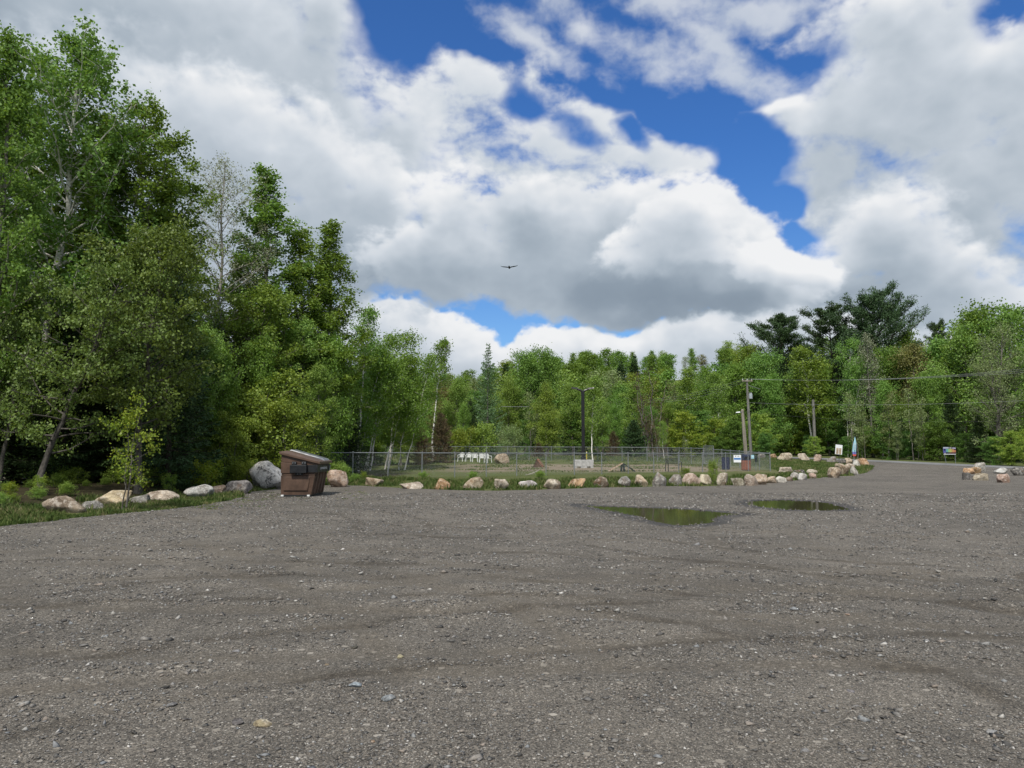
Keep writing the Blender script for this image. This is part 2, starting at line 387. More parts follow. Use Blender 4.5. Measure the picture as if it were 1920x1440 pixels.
# ------------------------------------------------------------------ ground, gravel lot, road, puddles
def gravel_mat():
    m, nt = material('gravel')
    tc = nt.n('ShaderNodeTexCoord').outputs['Object']
    wet = nt.n('ShaderNodeAttribute', attribute_name='wet').outputs['Fac']
    trk = nt.n('ShaderNodeAttribute', attribute_name='track').outputs['Fac']
    # turning arcs of cars: two wheel marks round each centre, broken up
    wv = nt.vmath('SCALE', nt.vmath('SUBTRACT', nt.noise(tc, .5, 3, .6, out='Color'), (.5, .5, .5)), scale=.9)
    pw = nt.vmath('MULTIPLY', nt.vmath('ADD', tc, wv), (1, 1, 0)); arcs = 0.0
    brk = nt.noise(tc, .33, 3, .6)
    for i, (cx, cy, rad, gw) in enumerate(((-.4, 4.6, 4.2, .62), (-2.4, 1.2, 7.6, .72), (9.5, 17.5, 9.0, .75), (3.5, -4, 11.2, .74), (-9, 14.5, 6.6, .72), (2, 27, 13.0, .75), (14, 4, 8.4, .72), (-5, -6, 17.5, .75), (22, 30, 14, .75))):
        dd_ = nt.vmath('DISTANCE', pw, (cx, cy, 0))
        q = nt.math('ABSOLUTE', nt.math('SUBTRACT', nt.math('ABSOLUTE', nt.math('SUBTRACT', dd_, rad)), gw))
        ln = nt.math('MULTIPLY', nt.maprange(q, .03, .15, 1, 0), nt.maprange(nt.noise(nt.vmath('ADD', tc, (i * 13.7, 0, 0)), .22, 3, .6), .42, .55))
        arcs = nt.math('MAXIMUM', arcs, ln)
    arcs = nt.math('MULTIPLY', arcs, nt.maprange(nt.noise(tc, 2.5, 4, .7), .30, .60, .25, 1))
    wob = nt.vmath('ADD', tc, nt.vmath('SCALE', nt.vmath('SUBTRACT', nt.noise(tc, 30, 3, .6, out='Color'), (.5, .5, .5)), scale=.03))
    big = nt.noise(tc, .22, 5, .6)
    mid = nt.noise(tc, 1.3, 5, .65)
    fn = nt.noise(tc, 90, 3, .7)
    # three sizes of stones bedded in grit
    def layer(sc, lo):
        c = nt.voro(wob, sc, 'F1', 'Color'); dd = nt.voro(wob, sc, 'F1', 'Distance')
        v = nt.n('ShaderNodeSeparateColor', {0: c})
        return v, dd
    v1, d1 = layer(70, 0); v2, d2 = layer(28, 0); v3, d3 = layer(150, 0)
    pal = [(0, (.040, .039, .038)), (.25, (.095, .091, .085)), (.55, (.17, .163, .152)), (.72, (.27, .255, .23)), (.84, (.31, .275, .24)), (.91, (.44, .425, .40)), (1, (.62, .60, .57))]
    c1 = nt.ramp(v1.outputs[0], pal); c2 = nt.ramp(v2.outputs[0], pal); c3 = nt.ramp(v3.outputs[1], pal)
    m1 = nt.math('MULTIPLY', nt.maprange(d1, .42, .50, 1, 0), nt.maprange(v1.outputs[1], .35, .45))
    m2 = nt.math('MULTIPLY', nt.maprange(d2, .38, .46, 1, 0), nt.maprange(v2.outputs[2], .72, .78))
    grit = nt.mix(nt.maprange(fn, .35, .65), (.062, .057, .051), (.15, .138, .122))
    base = nt.mix(.55, grit, c3)
    base = nt.mix(m1, base, c1)
    v4, d4 = layer(12, 0)
    m4 = nt.math('MULTIPLY', nt.maprange(d4, .26, .33, 1, 0), nt.maprange(v4.outputs[1], .70, .74))
    c4 = nt.ramp(v4.outputs[0], [(0, (.09, .085, .08)), (.35, (.19, .18, .165)), (.7, (.33, .31, .28)), (1, (.50, .48, .45))])
    stony = nt.maprange(nt.math('ADD', mid, nt.math('MULTIPLY', big, .5)), .55, .9)
    base = nt.mix(nt.math('MULTIPLY', m2, nt.math('MULTIPLY_ADD', stony, .5, .5)), base, c2)
    base = nt.mix(nt.math('MULTIPLY', m4, nt.math('MULTIPLY_ADD', stony, .6, .4)), base, c4)
    # dusty brown fines where cars drive
    dust = nt.maprange(nt.math('MULTIPLY_ADD', trk, .25, nt.math('MULTIPLY_ADD', mid, .7, nt.math('MULTIPLY', big, .45))), .52, .86)
    base = nt.mix(nt.math('MULTIPLY', dust, .42), base, nt.mix(nt.maprange(fn, .3, .7), (.098, .088, .073), (.165, .148, .124)))
    base = nt.vmath('SCALE', base, scale=nt.maprange(nt.math('MULTIPLY_ADD', mid, .5, nt.math('MULTIPLY', big, .5)), .36, .64, .70, 1.12))
    base = nt.vmath('MULTIPLY', base, (.85, .81, .75))
    base = nt.mix(nt.math('MULTIPLY', arcs, .62), base, nt.vmath('MULTIPLY', base, (.46, .42, .36)))
    base = nt.mix(nt.math('MULTIPLY', nt.maprange(trk, .2, .9), nt.maprange(mid, .38, .62, .05, .28)), base, nt.vmath('MULTIPLY', base, (.75, .71, .65)))
    lane = nt.noise(nt.n('ShaderNodeMapping', {'Vector': tc, 'Rotation': (0, 0, .35), 'Scale': (.3, .8, 1)}), 1.0, 5, .62)
    base = nt.vmath('SCALE', base, scale=nt.maprange(lane, .36, .64, .95, 1.05))
    wetv = nt.maprange(nt.math('ADD', wet, nt.math('MULTIPLY', nt.math('SUBTRACT', nt.noise(tc, 2.6, 5, .7), .5), 1.5)), .45, .85)
    base = nt.mix(wetv, base, nt.vmath('SCALE', base, scale=.42))
    hgt = nt.math('ADD', nt.math('MULTIPLY', nt.math('SUBTRACT', .5, d1), nt.math('MULTIPLY', m1, 1.0)),
                  nt.math('ADD', nt.math('MULTIPLY', m2, .9), nt.math('MULTIPLY_ADD', fn, .35, nt.math('MULTIPLY', d3, -.3))))
    nrm = nt.bump(hgt, .75, .012, nt.bump(mid, .5, .06))
    finish(nt, base, nt.maprange(wetv, 0, 1, .88, .6, False), nrm, .3)
    return m

def earth_mat():
    m, nt = material('grassy_earth')
    tc = nt.n('ShaderNodeTexCoord').outputs['Object']
    a = nt.noise(tc, .35, 6, .62); b = nt.noise(tc, 2.2, 6, .65); c = nt.noise(tc, 18, 4, .7)
    sp = nt.n('ShaderNodeSeparateXYZ', {0: tc})
    dirt = nt.mix(nt.maprange(c, .3, .7), (.085, .062, .042), (.19, .15, .105))
    gr = nt.mix(nt.maprange(c, .3, .7), (.045, .075, .018), (.115, .160, .040))
    straw = nt.mix(nt.maprange(b, .3, .7), gr, (.16, .13, .07))
    gmask = nt.maprange(nt.math('MULTIPLY_ADD', b, .55, nt.math('MULTIPLY', a, .55)), .46, .62)
    # leaf litter under the left wood
    edge_ = nt.math('SUBTRACT', nt.math('MULTIPLY_ADD', sp.outputs[1], .22, -17.2), nt.math('SUBTRACT', sp.outputs[0], nt.math('MULTIPLY', b, 1.6)))
    litter = nt.math('MULTIPLY', nt.maprange(edge_, -.6, .8), nt.maprange(sp.outputs[1], 44, 50, 1, 0))
    # the worn middle of the dog run
    mx = nt.math('ABSOLUTE', nt.math('DIVIDE', nt.math('SUBTRACT', sp.outputs[0], 6), 13))
    my = nt.math('ABSOLUTE', nt.math('DIVIDE', nt.math('SUBTRACT', sp.outputs[1], 57), 9))
    worn = nt.maprange(nt.math('ADD', nt.math('MAXIMUM', mx, my), nt.math('MULTIPLY', nt.math('SUBTRACT', b, .5), .9)), .6, 1.05, 1, 0)
    col = nt.mix(gmask, dirt, straw)
    col = nt.mix(.6, col, gr)
    col = nt.mix(nt.math('MULTIPLY', worn, .85), col, nt.mix(nt.maprange(b, .3, .7), (.19, .15, .11), (.30, .24, .185)))
    col = nt.mix(nt.math('MULTIPLY', litter, .9), col, nt.mix(nt.maprange(c, .35, .65), (.024, .019, .012), (.065, .05, .03)))
    nrm = nt.bump(nt.math('ADD', c, nt.math('MULTIPLY', b, 2)), .8, .06)
    finish(nt, col, .95, nrm, .1)
    return m

def asphalt_mat():
    m, nt = material('asphalt')
    tc = nt.n('ShaderNodeTexCoord').outputs['Object']
    a = nt.noise(tc, .6, 5, .6); c = nt.noise(tc, 60, 3, .7)
    col = nt.mix(nt.maprange(c, .3, .7), (.15, .15, .152), (.235, .235, .235))
    col = nt.vmath('SCALE', col, scale=nt.maprange(a, .3, .7, .85, 1.15))
    finish(nt, col, .8, nt.bump(c, .4, .01), .3)
    return m

M_GRAVEL = gravel_mat(); M_EARTH = earth_mat(); M_ASPH = asphalt_mat()

def inside(poly, x, y):
    """points in polygon, numpy"""
    x = np.asarray(x); y = np.asarray(y)
    r = np.zeros(x.shape, bool); n = len(poly); j = n - 1
    for i in range(n):
        xi, yi = poly[i]; xj, yj = poly[j]
        c = ((yi > y) != (yj > y)) & (x < (xj - xi) * (y - yi) / (yj - yi + 1e-12) + xi)
        r ^= c; j = i
    return r

def dist_poly(poly, x, y, closed=True):
    P = np.array(poly, float); Q = np.roll(P, -1, 0)
    if not closed: P, Q = P[:-1], Q[:-1]
    d = np.full(np.shape(x), 1e9)
    for a, b in zip(P, Q):
        ab = b - a; t = np.clip(((x - a[0]) * ab[0] + (y - a[1]) * ab[1]) / (ab @ ab + 1e-12), 0, 1)
        d = np.minimum(d, np.hypot(x - a[0] - t * ab[0], y - a[1] - t * ab[1]))
    return d

def dense(poly, step, jit, seed, closed=True):
    """resample an outline and roughen it"""
    rnd = random.Random(seed); out = []
    n = len(poly)
    for i in range(n if closed else n - 1):
        a = Vector(poly[i]); b = Vector(poly[(i + 1) % n]); L = (b - a).length; k = max(1, int(L / step))
        for q in range(k):
            p = a.lerp(b, q / k)
            nv = mnoise(Vector((p.x * .9, p.y * .9, seed))) * jit + mnoise(Vector((p.x * 3.1, p.y * 3.1, seed + 5))) * jit * .4
            t = (b - a).normalized()
            out.append((p.x - t.y * nv, p.y + t.x * nv))
    return out

# the lot's edge, followed along the grass from the left round to the road
edge_px = [(-40, 992), (60, 981), (140, 972), (210, 965), (300, 957), (370, 948), (425, 940), (450, 933), (480, 922), (515, 917), (560, 912), (640, 909),
           (700, 912), (760, 916), (840, 919), (930, 920), (1040, 917), (1130, 914), (1250, 912), (1350, 911), (1430, 907), (1490, 901),
           (1545, 895), (1600, 892), (1632, 884), (1640, 874)]
EDGE = [G(*p) for p in edge_px]
ROAD_FAR = [(41.5, 20), (41.5, 40), (40.6, 57), (39.6, 64), (39.2, 70), (38.3, 75), (36.8, 83), (34.5, 91), (29.5, 98), (20, 105), (6, 110), (-12, 113)]
ROAD_NEAR = [(37.9, 20), (37.9, 40), (37.0, 57), (36.0, 63.5), (35.6, 69), (34.7, 74), (33.4, 80.5), (31.0, 87), (26.8, 93.5), (18.4, 100), (5.2, 105), (-12, 108)]
lot_poly = EDGE + [(33.2, 80.0), (34.9, 74), (35.8, 69), (36.2, 63.5), (37.2, 57), (38.1, 40), (38.1, -14), (-26, -14), (-22, 9)]
LOT = dense(lot_poly, .40, .34, 3)

# puddles, outlines on the ground
PUD = []
for k, pts in enumerate(([(1080, 946), (1140, 949.5), (1200, 951.5), (1265, 953), (1325, 957.5), (1392, 964), (1352, 969), (1340, 974), (1345, 979), (1300, 986), (1262, 985.5), (1222, 979), (1190, 968), (1140, 958)],
                         [(1392, 941), (1420, 938.5), (1465, 937), (1520, 939.5), (1560, 944), (1592, 951.5), (1600, 956), (1545, 957.5), (1475, 956.5), (1425, 951), (1400, 946.5)])):
    PUD.append(dense([G(*p) for p in pts], .10, .11, 11 + k))

TRACKS = [  # wheel tracks, centre lines on the lot
    [(-10, 6.8), (-5, 7.6), (0, 7.4), (4, 6.4), (8, 4.6), (11, 2.5)],
    [(-9, 8.6), (-4, 9.3), (1, 9.0), (5.5, 7.8), (10, 5.6), (14, 3)],
    [(-6, 4.4), (-2, 5.3), (2, 5.6), (6, 5.2), (12, 3.6)],
    [(-4, 14), (2, 13), (8, 11), (14, 8.2), (20, 5)], [(-3, 16), (3, 15), (9.5, 12.8), (16, 9.8), (22, 6.5)],
    [(-14, 22), (-6, 27), (2, 29), (12, 30), (22, 36), (28, 46), (32, 62)], [(-14, 26), (-6, 30.5), (2, 32), (12, 33.2), (20, 39), (26, 49), (30.5, 64)],
    [(34, 14), (27, 24), (28, 38), (32, 54)]]
# fainter turning arcs left by tyres, two wheels each
_ra = random.Random(21)
for (cx, cy, rad, a0, a1) in ((-2, 16.5, 9.2, 200, 300), (3, 1, 7.4, 40, 130), (7, 22, 14, 215, 285), (-9, 3, 8.5, 15, 80), (12, 12, 7, 150, 235), (-4, -4, 14.5, 50, 110)):
    for dr in (0, 1.55):
        TRACKS.append([(cx + (rad + dr) * math.cos(R(a0 + (a1 - a0) * k / 14)), cy + (rad + dr) * math.sin(R(a0 + (a1 - a0) * k / 14)) * 1.0) for k in range(15)])
TRK = []
for t in TRACKS: TRK += [t]
NAR = [i for i in range(len(TRK)) if not 5 <= i <= 7]      # narrow wheel marks; the others are broad lanes

def lot_dip(x, y):
    """the gravel is a little uneven, and low where water stands"""
    z = np.zeros(np.shape(x))
    for t in [TRK[i] for i in NAR]:
        d = dist_poly(t, x, y, False); z = z - .012 * np.exp(-(d / .16) ** 2) + .011 * np.exp(-((d - .34) / .13) ** 2)
    return z

def build_lot():
    ins = []
    rng = np.random.default_rng(2)
    def ring(y0, y1, step, hw):
        ys = np.arange(y0, y1, step)
        for y in ys:
            xs = np.arange(-hw(y), hw(y), step)
            for x in xs: ins.append((x + rng.uniform(-.3, .3) * step, y + rng.uniform(-.3, .3) * step))
    ring(-13, 2, 1.2, lambda y: 34)
    ring(2, 9, .13, lambda y: 1.0 + .8 * y)
    ring(9, 26, .32, lambda y: .85 * y)
    ring(26, 80, 1.0, lambda y: 40)
    ins = np.array(ins)
    for p in PUD:  # finer by the water
        P = np.array(p); lo, hi = P.min(0) - 1.2, P.max(0) + 1.2
        g = np.stack(np.meshgrid(np.arange(lo[0], hi[0], .14), np.arange(lo[1], hi[1], .2)), -1).reshape(-1, 2)
        ins = np.concatenate([ins, g + rng.uniform(-.03, .03, g.shape)])
    keep = inside(LOT, ins[:, 0], ins[:, 1]) & (dist_poly(LOT[::3], ins[:, 0], ins[:, 1]) > .15)
    ins = ins[keep]
    pts = [Vector(p) for p in LOT] + [Vector(p) for p in ins]
    n = len(LOT)
    v, e, f, *_ = delaunay_2d_cdt(pts, [(i, (i + 1) % n) for i in range(n)], [], 1, 1e-5)
    P = np.array([(q.x, q.y) for q in v])
    x, y = P[:, 0], P[:, 1]
    z = h(x, y) + .004 + lot_dip(x, y)
    z += np.array([mfractal(Vector((a * .55, b * .55, 3.3)), 1.0, 2.0, 3) for a, b in P]) * .012 * (1 - sstep(30, 45, y))
    F = np.array([[i for i in q] for q in f if len(q) == 3], np.int32)
    wet = np.zeros(len(P))
    for p in PUD:
        d = dist_poly(p, x, y); d = np.where(inside(p, x, y), -d, d)
        wet = np.maximum(wet, 1 - sstep(.0, .85, d))
        z = np.where(d < .9, z * (1 - (1 - sstep(.0, .9, d))) + (h(x, y) + .004) * (1 - sstep(0, .9, d)), z)
        z = z - .03 * (1 - sstep(-.35, .02, d))
    trk = np.zeros(len(P))
    for i, t in enumerate(TRK):
        trk = np.maximum(trk, np.exp(-(dist_poly(t, x, y, False) / (.13 if i in NAR else .7)) ** 2) * (1 if i in NAR else .3))
    # flip to face up
    a, b, c = P[F[:, 0]], P[F[:, 1]], P[F[:, 2]]
    fl = ((b - a)[:, 0] * (c - a)[:, 1] - (b - a)[:, 1] * (c - a)[:, 0]) < 0
    F[fl] = F[fl][:, ::-1]
    me = mk_mesh('gravel_lot', np.column_stack([P, z]), F, [M_GRAVEL], True)
    for nm, arr in (('wet', wet), ('track', trk)):
        at = me.attributes.new(nm, 'FLOAT', 'POINT'); at.data.foreach_set('value', arr.astype(np.float32))
    tag(link('gravel_lot', me), kind='structure')
build_lot()

def build_ground():
    # one sheet to the horizon: fine near, coarse far
    xs = np.unique(np.concatenate([np.arange(-60, 70, 1.0), np.sign(np.linspace(-1, 1, 61)) * (60 + np.abs(np.linspace(-1, 1, 61)) ** 2.2 * 1400)]))
    ys = np.unique(np.concatenate([np.arange(-30, 120, 1.0), 120 + np.linspace(0, 1, 46) ** 1.9 * 1500, [-900, -400, -200, -100, -60]]))
    gx, gy = np.meshgrid(xs, ys)
    z = h(gx, gy)
    nz = np.array([mfractal(Vector((a * .25, b * .25, 0)), 1.0, 2.0, 3) for a, b in zip(gx.ravel(), gy.ravel())]).reshape(gx.shape)
    insd = inside(lot_poly, gx, gy) ; dd = dist_poly(lot_poly, gx, gy)
    road = inside(ROAD_NEAR + ROAD_FAR[::-1], gx, gy); dr = dist_poly(ROAD_NEAR + ROAD_FAR[::-1], gx, gy)
    z = z + .05 * nz * sstep(.8, 2.5, np.minimum(dd, dr)) * (~insd) * (~road)
    low = np.where(insd, np.minimum(.02 + dd * .06, .14), 0); low = np.maximum(low, np.where(road, .12, 0)); low = np.maximum(low, .02 * ((dd < 1) | (dr < 1.5)))
    z = z - low
    ny, nx = gx.shape
    i = np.arange(ny * nx).reshape(ny, nx)
    F = np.stack([i[:-1, :-1], i[:-1, 1:], i[1:, 1:], i[1:, :-1]], -1).reshape(-1, 4)
    me = mk_mesh('ground', np.stack([gx, gy, z], -1).reshape(-1, 3), F, [M_EARTH], True)
    tag(link('ground', me), kind='structure')
build_ground()

def build_road():
    n = 90
    def res(P):
        P = np.array(P, float); L = np.concatenate([[0], np.cumsum(np.hypot(*np.diff(P, axis=0).T))])
        s = np.linspace(0, L[-1], n); return np.column_stack([np.interp(s, L, P[:, 0]), np.interp(s, L, P[:, 1])])
    a, b = res(ROAD_NEAR), res(ROAD_FAR); m = 5
    V = []
    for k in range(m):
        P = a + (b - a) * k / (m - 1); V.append(np.column_stack([P, h(P[:, 0], P[:, 1]) + .03 - .02 * abs(k / (m - 1) - .5)]))
    V = np.concatenate(V); i = np.arange(m * n).reshape(m, n)
    F = np.stack([i[:-1, :-1], i[1:, :-1], i[1:, 1:], i[:-1, 1:]], -1).reshape(-1, 4)
    tag(link('road', mk_mesh('road', V, F[:, ::-1], [M_ASPH], True)), kind='structure')
build_road()

def water_mat():
    m, nt = material('puddle_water')
    tc = nt.n('ShaderNodeTexCoord').outputs['Object']
    nrm = nt.bump(nt.noise(tc, 3, 2, .5), .012, .02)
    g = finish(nt, (.048, .040, .026), .05, nrm, .17, IOR=1.33)
    return m
M_WATER = water_mat()
for k, p in enumerate(PUD):
    v, e, f, *_ = delaunay_2d_cdt([Vector(q) for q in p], [(i, (i + 1) % len(p)) for i in range(len(p))], [], 1, 1e-5)
    zz = hz(sum(q[0] for q in p) / len(p), sum(q[1] for q in p) / len(p)) - .001
    F = [list(q) for q in f]
    bm = bmesh.new(); vs_ = [bm.verts.new((q.x, q.y, zz)) for q in v]
    for q in F: bm.faces.new([vs_[i] for i in q])
    bmesh.ops.recalc_face_normals(bm, faces=bm.faces)
    for fc in bm.faces:
        if fc.normal.z < 0: fc.normal_flip()
    me = bpy.data.meshes.new('puddle'); bm.to_mesh(me); bm.free(); me.materials.append(M_WATER)
    o = link('puddle', me)
    tag(o, ['larger rain puddle with a thin left tail reflecting the trees', 'smaller rain puddle farther back, reflecting trees and a pole'][k], 'puddle', kind='structure')
# ------------------------------------------------------------------ trees: materials
def leaf_mat(name, dark, light, trans=.35, rough=.55, var=.5, spec=.35):
    m, nt = material(name)
    geo = nt.n('ShaderNodeNewGeometry'); oi = nt.n('ShaderNodeObjectInfo')
    tc = nt.n('ShaderNodeTexCoord').outputs['Object']
    rnd = geo.outputs['Random Per Island']
    cl = nt.noise(tc, 1.1, 3, .6)
    f = nt.math('MULTIPLY_ADD', rnd, var, nt.math('MULTIPLY', nt.maprange(cl, .3, .7), 1 - var))
    K = 1.0 if name in ('spruce_needles', 'pine_needles', 'brown_twigs') else 1.45
    col = nt.mix(f, tuple(c * K * (.96, 1.02, .88)[i] for i, c in enumerate(dark)), tuple(min(c * K, .4) * (.96, 1.02, .88)[i] for i, c in enumerate(light)))
    hs = nt.n('ShaderNodeHueSaturation', {'Color': col, 'Hue': nt.math('MULTIPLY_ADD', oi.outputs['Random'], .030, .485),
              'Saturation': nt.math('MULTIPLY_ADD', oi.outputs['Random'], -.12, 1.03), 'Value': nt.math('MULTIPLY_ADD', oi.outputs['Random'], .36, .82)})
    b = nt.n('ShaderNodeBsdfPrincipled', {'Base Color': hs.outputs[0], 'Roughness': rough, 'Specular IOR Level': spec})
    t = nt.n('ShaderNodeBsdfTranslucent', {'Color': nt.vmath('MULTIPLY', hs.outputs[0], (1.25, 1.15, .6))})
    mx = nt.n('ShaderNodeMixShader', {0: trans, 1: b.outputs[0], 2: t.outputs[0]})
    o = nt.n('ShaderNodeOutputMaterial'); nt.t.links.new(mx.outputs[0], o.inputs[0])
    return m

def bark_mat(name, base, dark, scale=(3, 3, 9), thr=(.5, .62)):
    m, nt = material(name)
    tc = nt.n('ShaderNodeTexCoord').outputs['Object']
    mp = nt.n('ShaderNodeMapping', {'Vector': tc, 'Scale': scale})
    n1 = nt.noise(mp, 1.6, 5, .65); n2 = nt.noise(tc, 14, 4, .6)
    col = nt.mix(nt.maprange(n1, *thr), base, dark)
    col = nt.vmath('SCALE', col, scale=nt.maprange(n2, .3, .7, .75, 1.2))
    finish(nt, col, .9, nt.bump(nt.math('ADD', n1, n2), .6, .02), .2)
    return m

M_BARK_BIRCH = bark_mat('birch_bark', (.74, .71, .66), (.07, .06, .05), (2, 2, 8), (.56, .64))
M_BARK_ASPEN = bark_mat('aspen_bark', (.26, .25, .20), (.06, .055, .045), (2, 2, 6), (.50, .66))
M_BARK_GREY = bark_mat('grey_bark', (.20, .185, .165), (.07, .06, .055), (5, 5, 1.5), (.4, .7))
M_BARK_ALDER = bark_mat('alder_bark', (.115, .105, .09), (.05, .045, .04), (5, 5, 2), (.4, .7))
M_BARK_PALE = bark_mat('pale_bark', (.36, .34, .31), (.18, .165, .15), (5, 5, 1.5), (.4, .7))
M_BARK_DARK = bark_mat('dark_bark', (.075, .06, .05), (.03, .025, .02), (5, 5, 1.5), (.4, .7))
L_ASPEN = leaf_mat('aspen_leaves', (.058, .112, .016), (.165, .260, .050))
L_ASPEN2 = leaf_mat('fresh_aspen_leaves', (.072, .132, .016), (.210, .320, .052))
L_OLIVE = leaf_mat('olive_leaves', (.055, .090, .016), (.165, .220, .055), .32, .5, .65)
L_LIME = leaf_mat('lime_leaves', (.095, .175, .016), (.250, .350, .036), .38, .5, .6)
L_BIRCH = leaf_mat('birch_leaves', (0.066, 0.129, 0.018), (0.177, 0.277, 0.048))
L_MAPLE = leaf_mat('maple_leaves', (0.051, 0.105, 0.018), (0.173, 0.262, 0.045))
L_DKMAPLE = leaf_mat('deep_green_leaves', (.034, .078, .014), (.115, .200, .034))
L_YELLOW = leaf_mat('yellow_green_leaves', (.090, .140, .018), (.225, .290, .045))
L_SPRUCE = leaf_mat('spruce_needles', (.020, .040, .016), (.066, .115, .040), .08, .6, .5, .2)
L_PINE = leaf_mat('pine_needles', (.030, .058, .024), (.085, .140, .055), .1, .5, .5, .3)
L_LARCH = leaf_mat('tamarack_needles', (0.053, 0.098, 0.045), (0.120, 0.188, 0.083), .25)
L_GREY = leaf_mat('silvery_leaves', (0.110, 0.127, 0.083), (0.297, 0.308, 0.220), .25, .5, .7)
L_GREYGR = leaf_mat('grey_green_leaves', (0.083, 0.112, 0.045), (0.217, 0.247, 0.105), .3, .5, .6)
L_BROWN = leaf_mat('brown_twigs', (0.066, 0.044, 0.029), (0.165, 0.116, 0.077), .1, .7, .6, .1)
L_RED = leaf_mat('russet_leaves', (.075, .070, .022), (.190, .165, .055), .25)
L_WILLOW = leaf_mat('willow_leaves', (0.090, 0.150, 0.053), (0.225, 0.323, 0.128), .3)

# ------------------------------------------------------------------ trees: geometry
def unit(v):
    return v / np.maximum(np.linalg.norm(v, axis=-1, keepdims=True), 1e-9)

def tube_np(P, r, n, VV, FF, base):
    """append a tapered tube to vertex / face lists"""
    P = np.asarray(P, float); r = np.asarray(r, float); m = len(P)
    d = unit(np.gradient(P, axis=0))
    ref = np.where(np.abs(d[:, 2:3]) > .9, np.array([[1., 0, 0]]), np.array([[0, 0, 1.]]))
    s = unit(np.cross(d, ref)); t = np.cross(s, d)
    a = np.arange(n) * 2 * PI / n
    ring = P[:, None] + (s[:, None] * np.cos(a)[None, :, None] + t[:, None] * np.sin(a)[None, :, None]) * r[:, None, None]
    VV.append(ring.reshape(-1, 3))
    i = base + np.arange(m * n).reshape(m, n); j = np.roll(i, -1, 1)
    FF.append(np.stack([i[:-1], j[:-1], j[1:], i[1:]], -1).reshape(-1, 4))
    return base + m * n

def leaves_np(P, size, rng, droop=.3, width=.75, dirs=None, flat=0.0):
    """one small folded quad per leaf"""
    n = len(P)
    a = rng.normal(size=(n, 3)); 
    if dirs is not None: a = a * .55 + dirs
    a[:, 2] -= droop
    a = unit(a)
    b = rng.normal(size=(n, 3))
    if flat: b[:, 2] *= (1 - flat)
    b = unit(np.cross(a, b))
    nn = np.cross(a, b)
    s = (size * rng.uniform(.65, 1.3, n))[:, None]
    w = s * width * .5
    V = np.stack([P, P + a * s * .45 + b * w + nn * w * .25, P + a * s, P + a * s * .45 - b * w + nn * w * .25], 1)
    return V.reshape(-1, 3), np.arange(4 * n).reshape(n, 4)

def curve(p0, d0, L, n, rng, bend=(0, 0, 0), wob=.12):
    """a limb: starts along d0 and bends"""
    P = [np.array(p0, float)]; d = np.array(d0, float); st = L / (n - 1)
    bend = np.array(bend, float)
    for k in range(n - 1):
        d = d + bend / (n - 1) + rng.normal(size=3) * wob / math.sqrt(n)
        d = d / np.linalg.norm(d)
        P.append(P[-1] + d * st)
    return np.array(P)

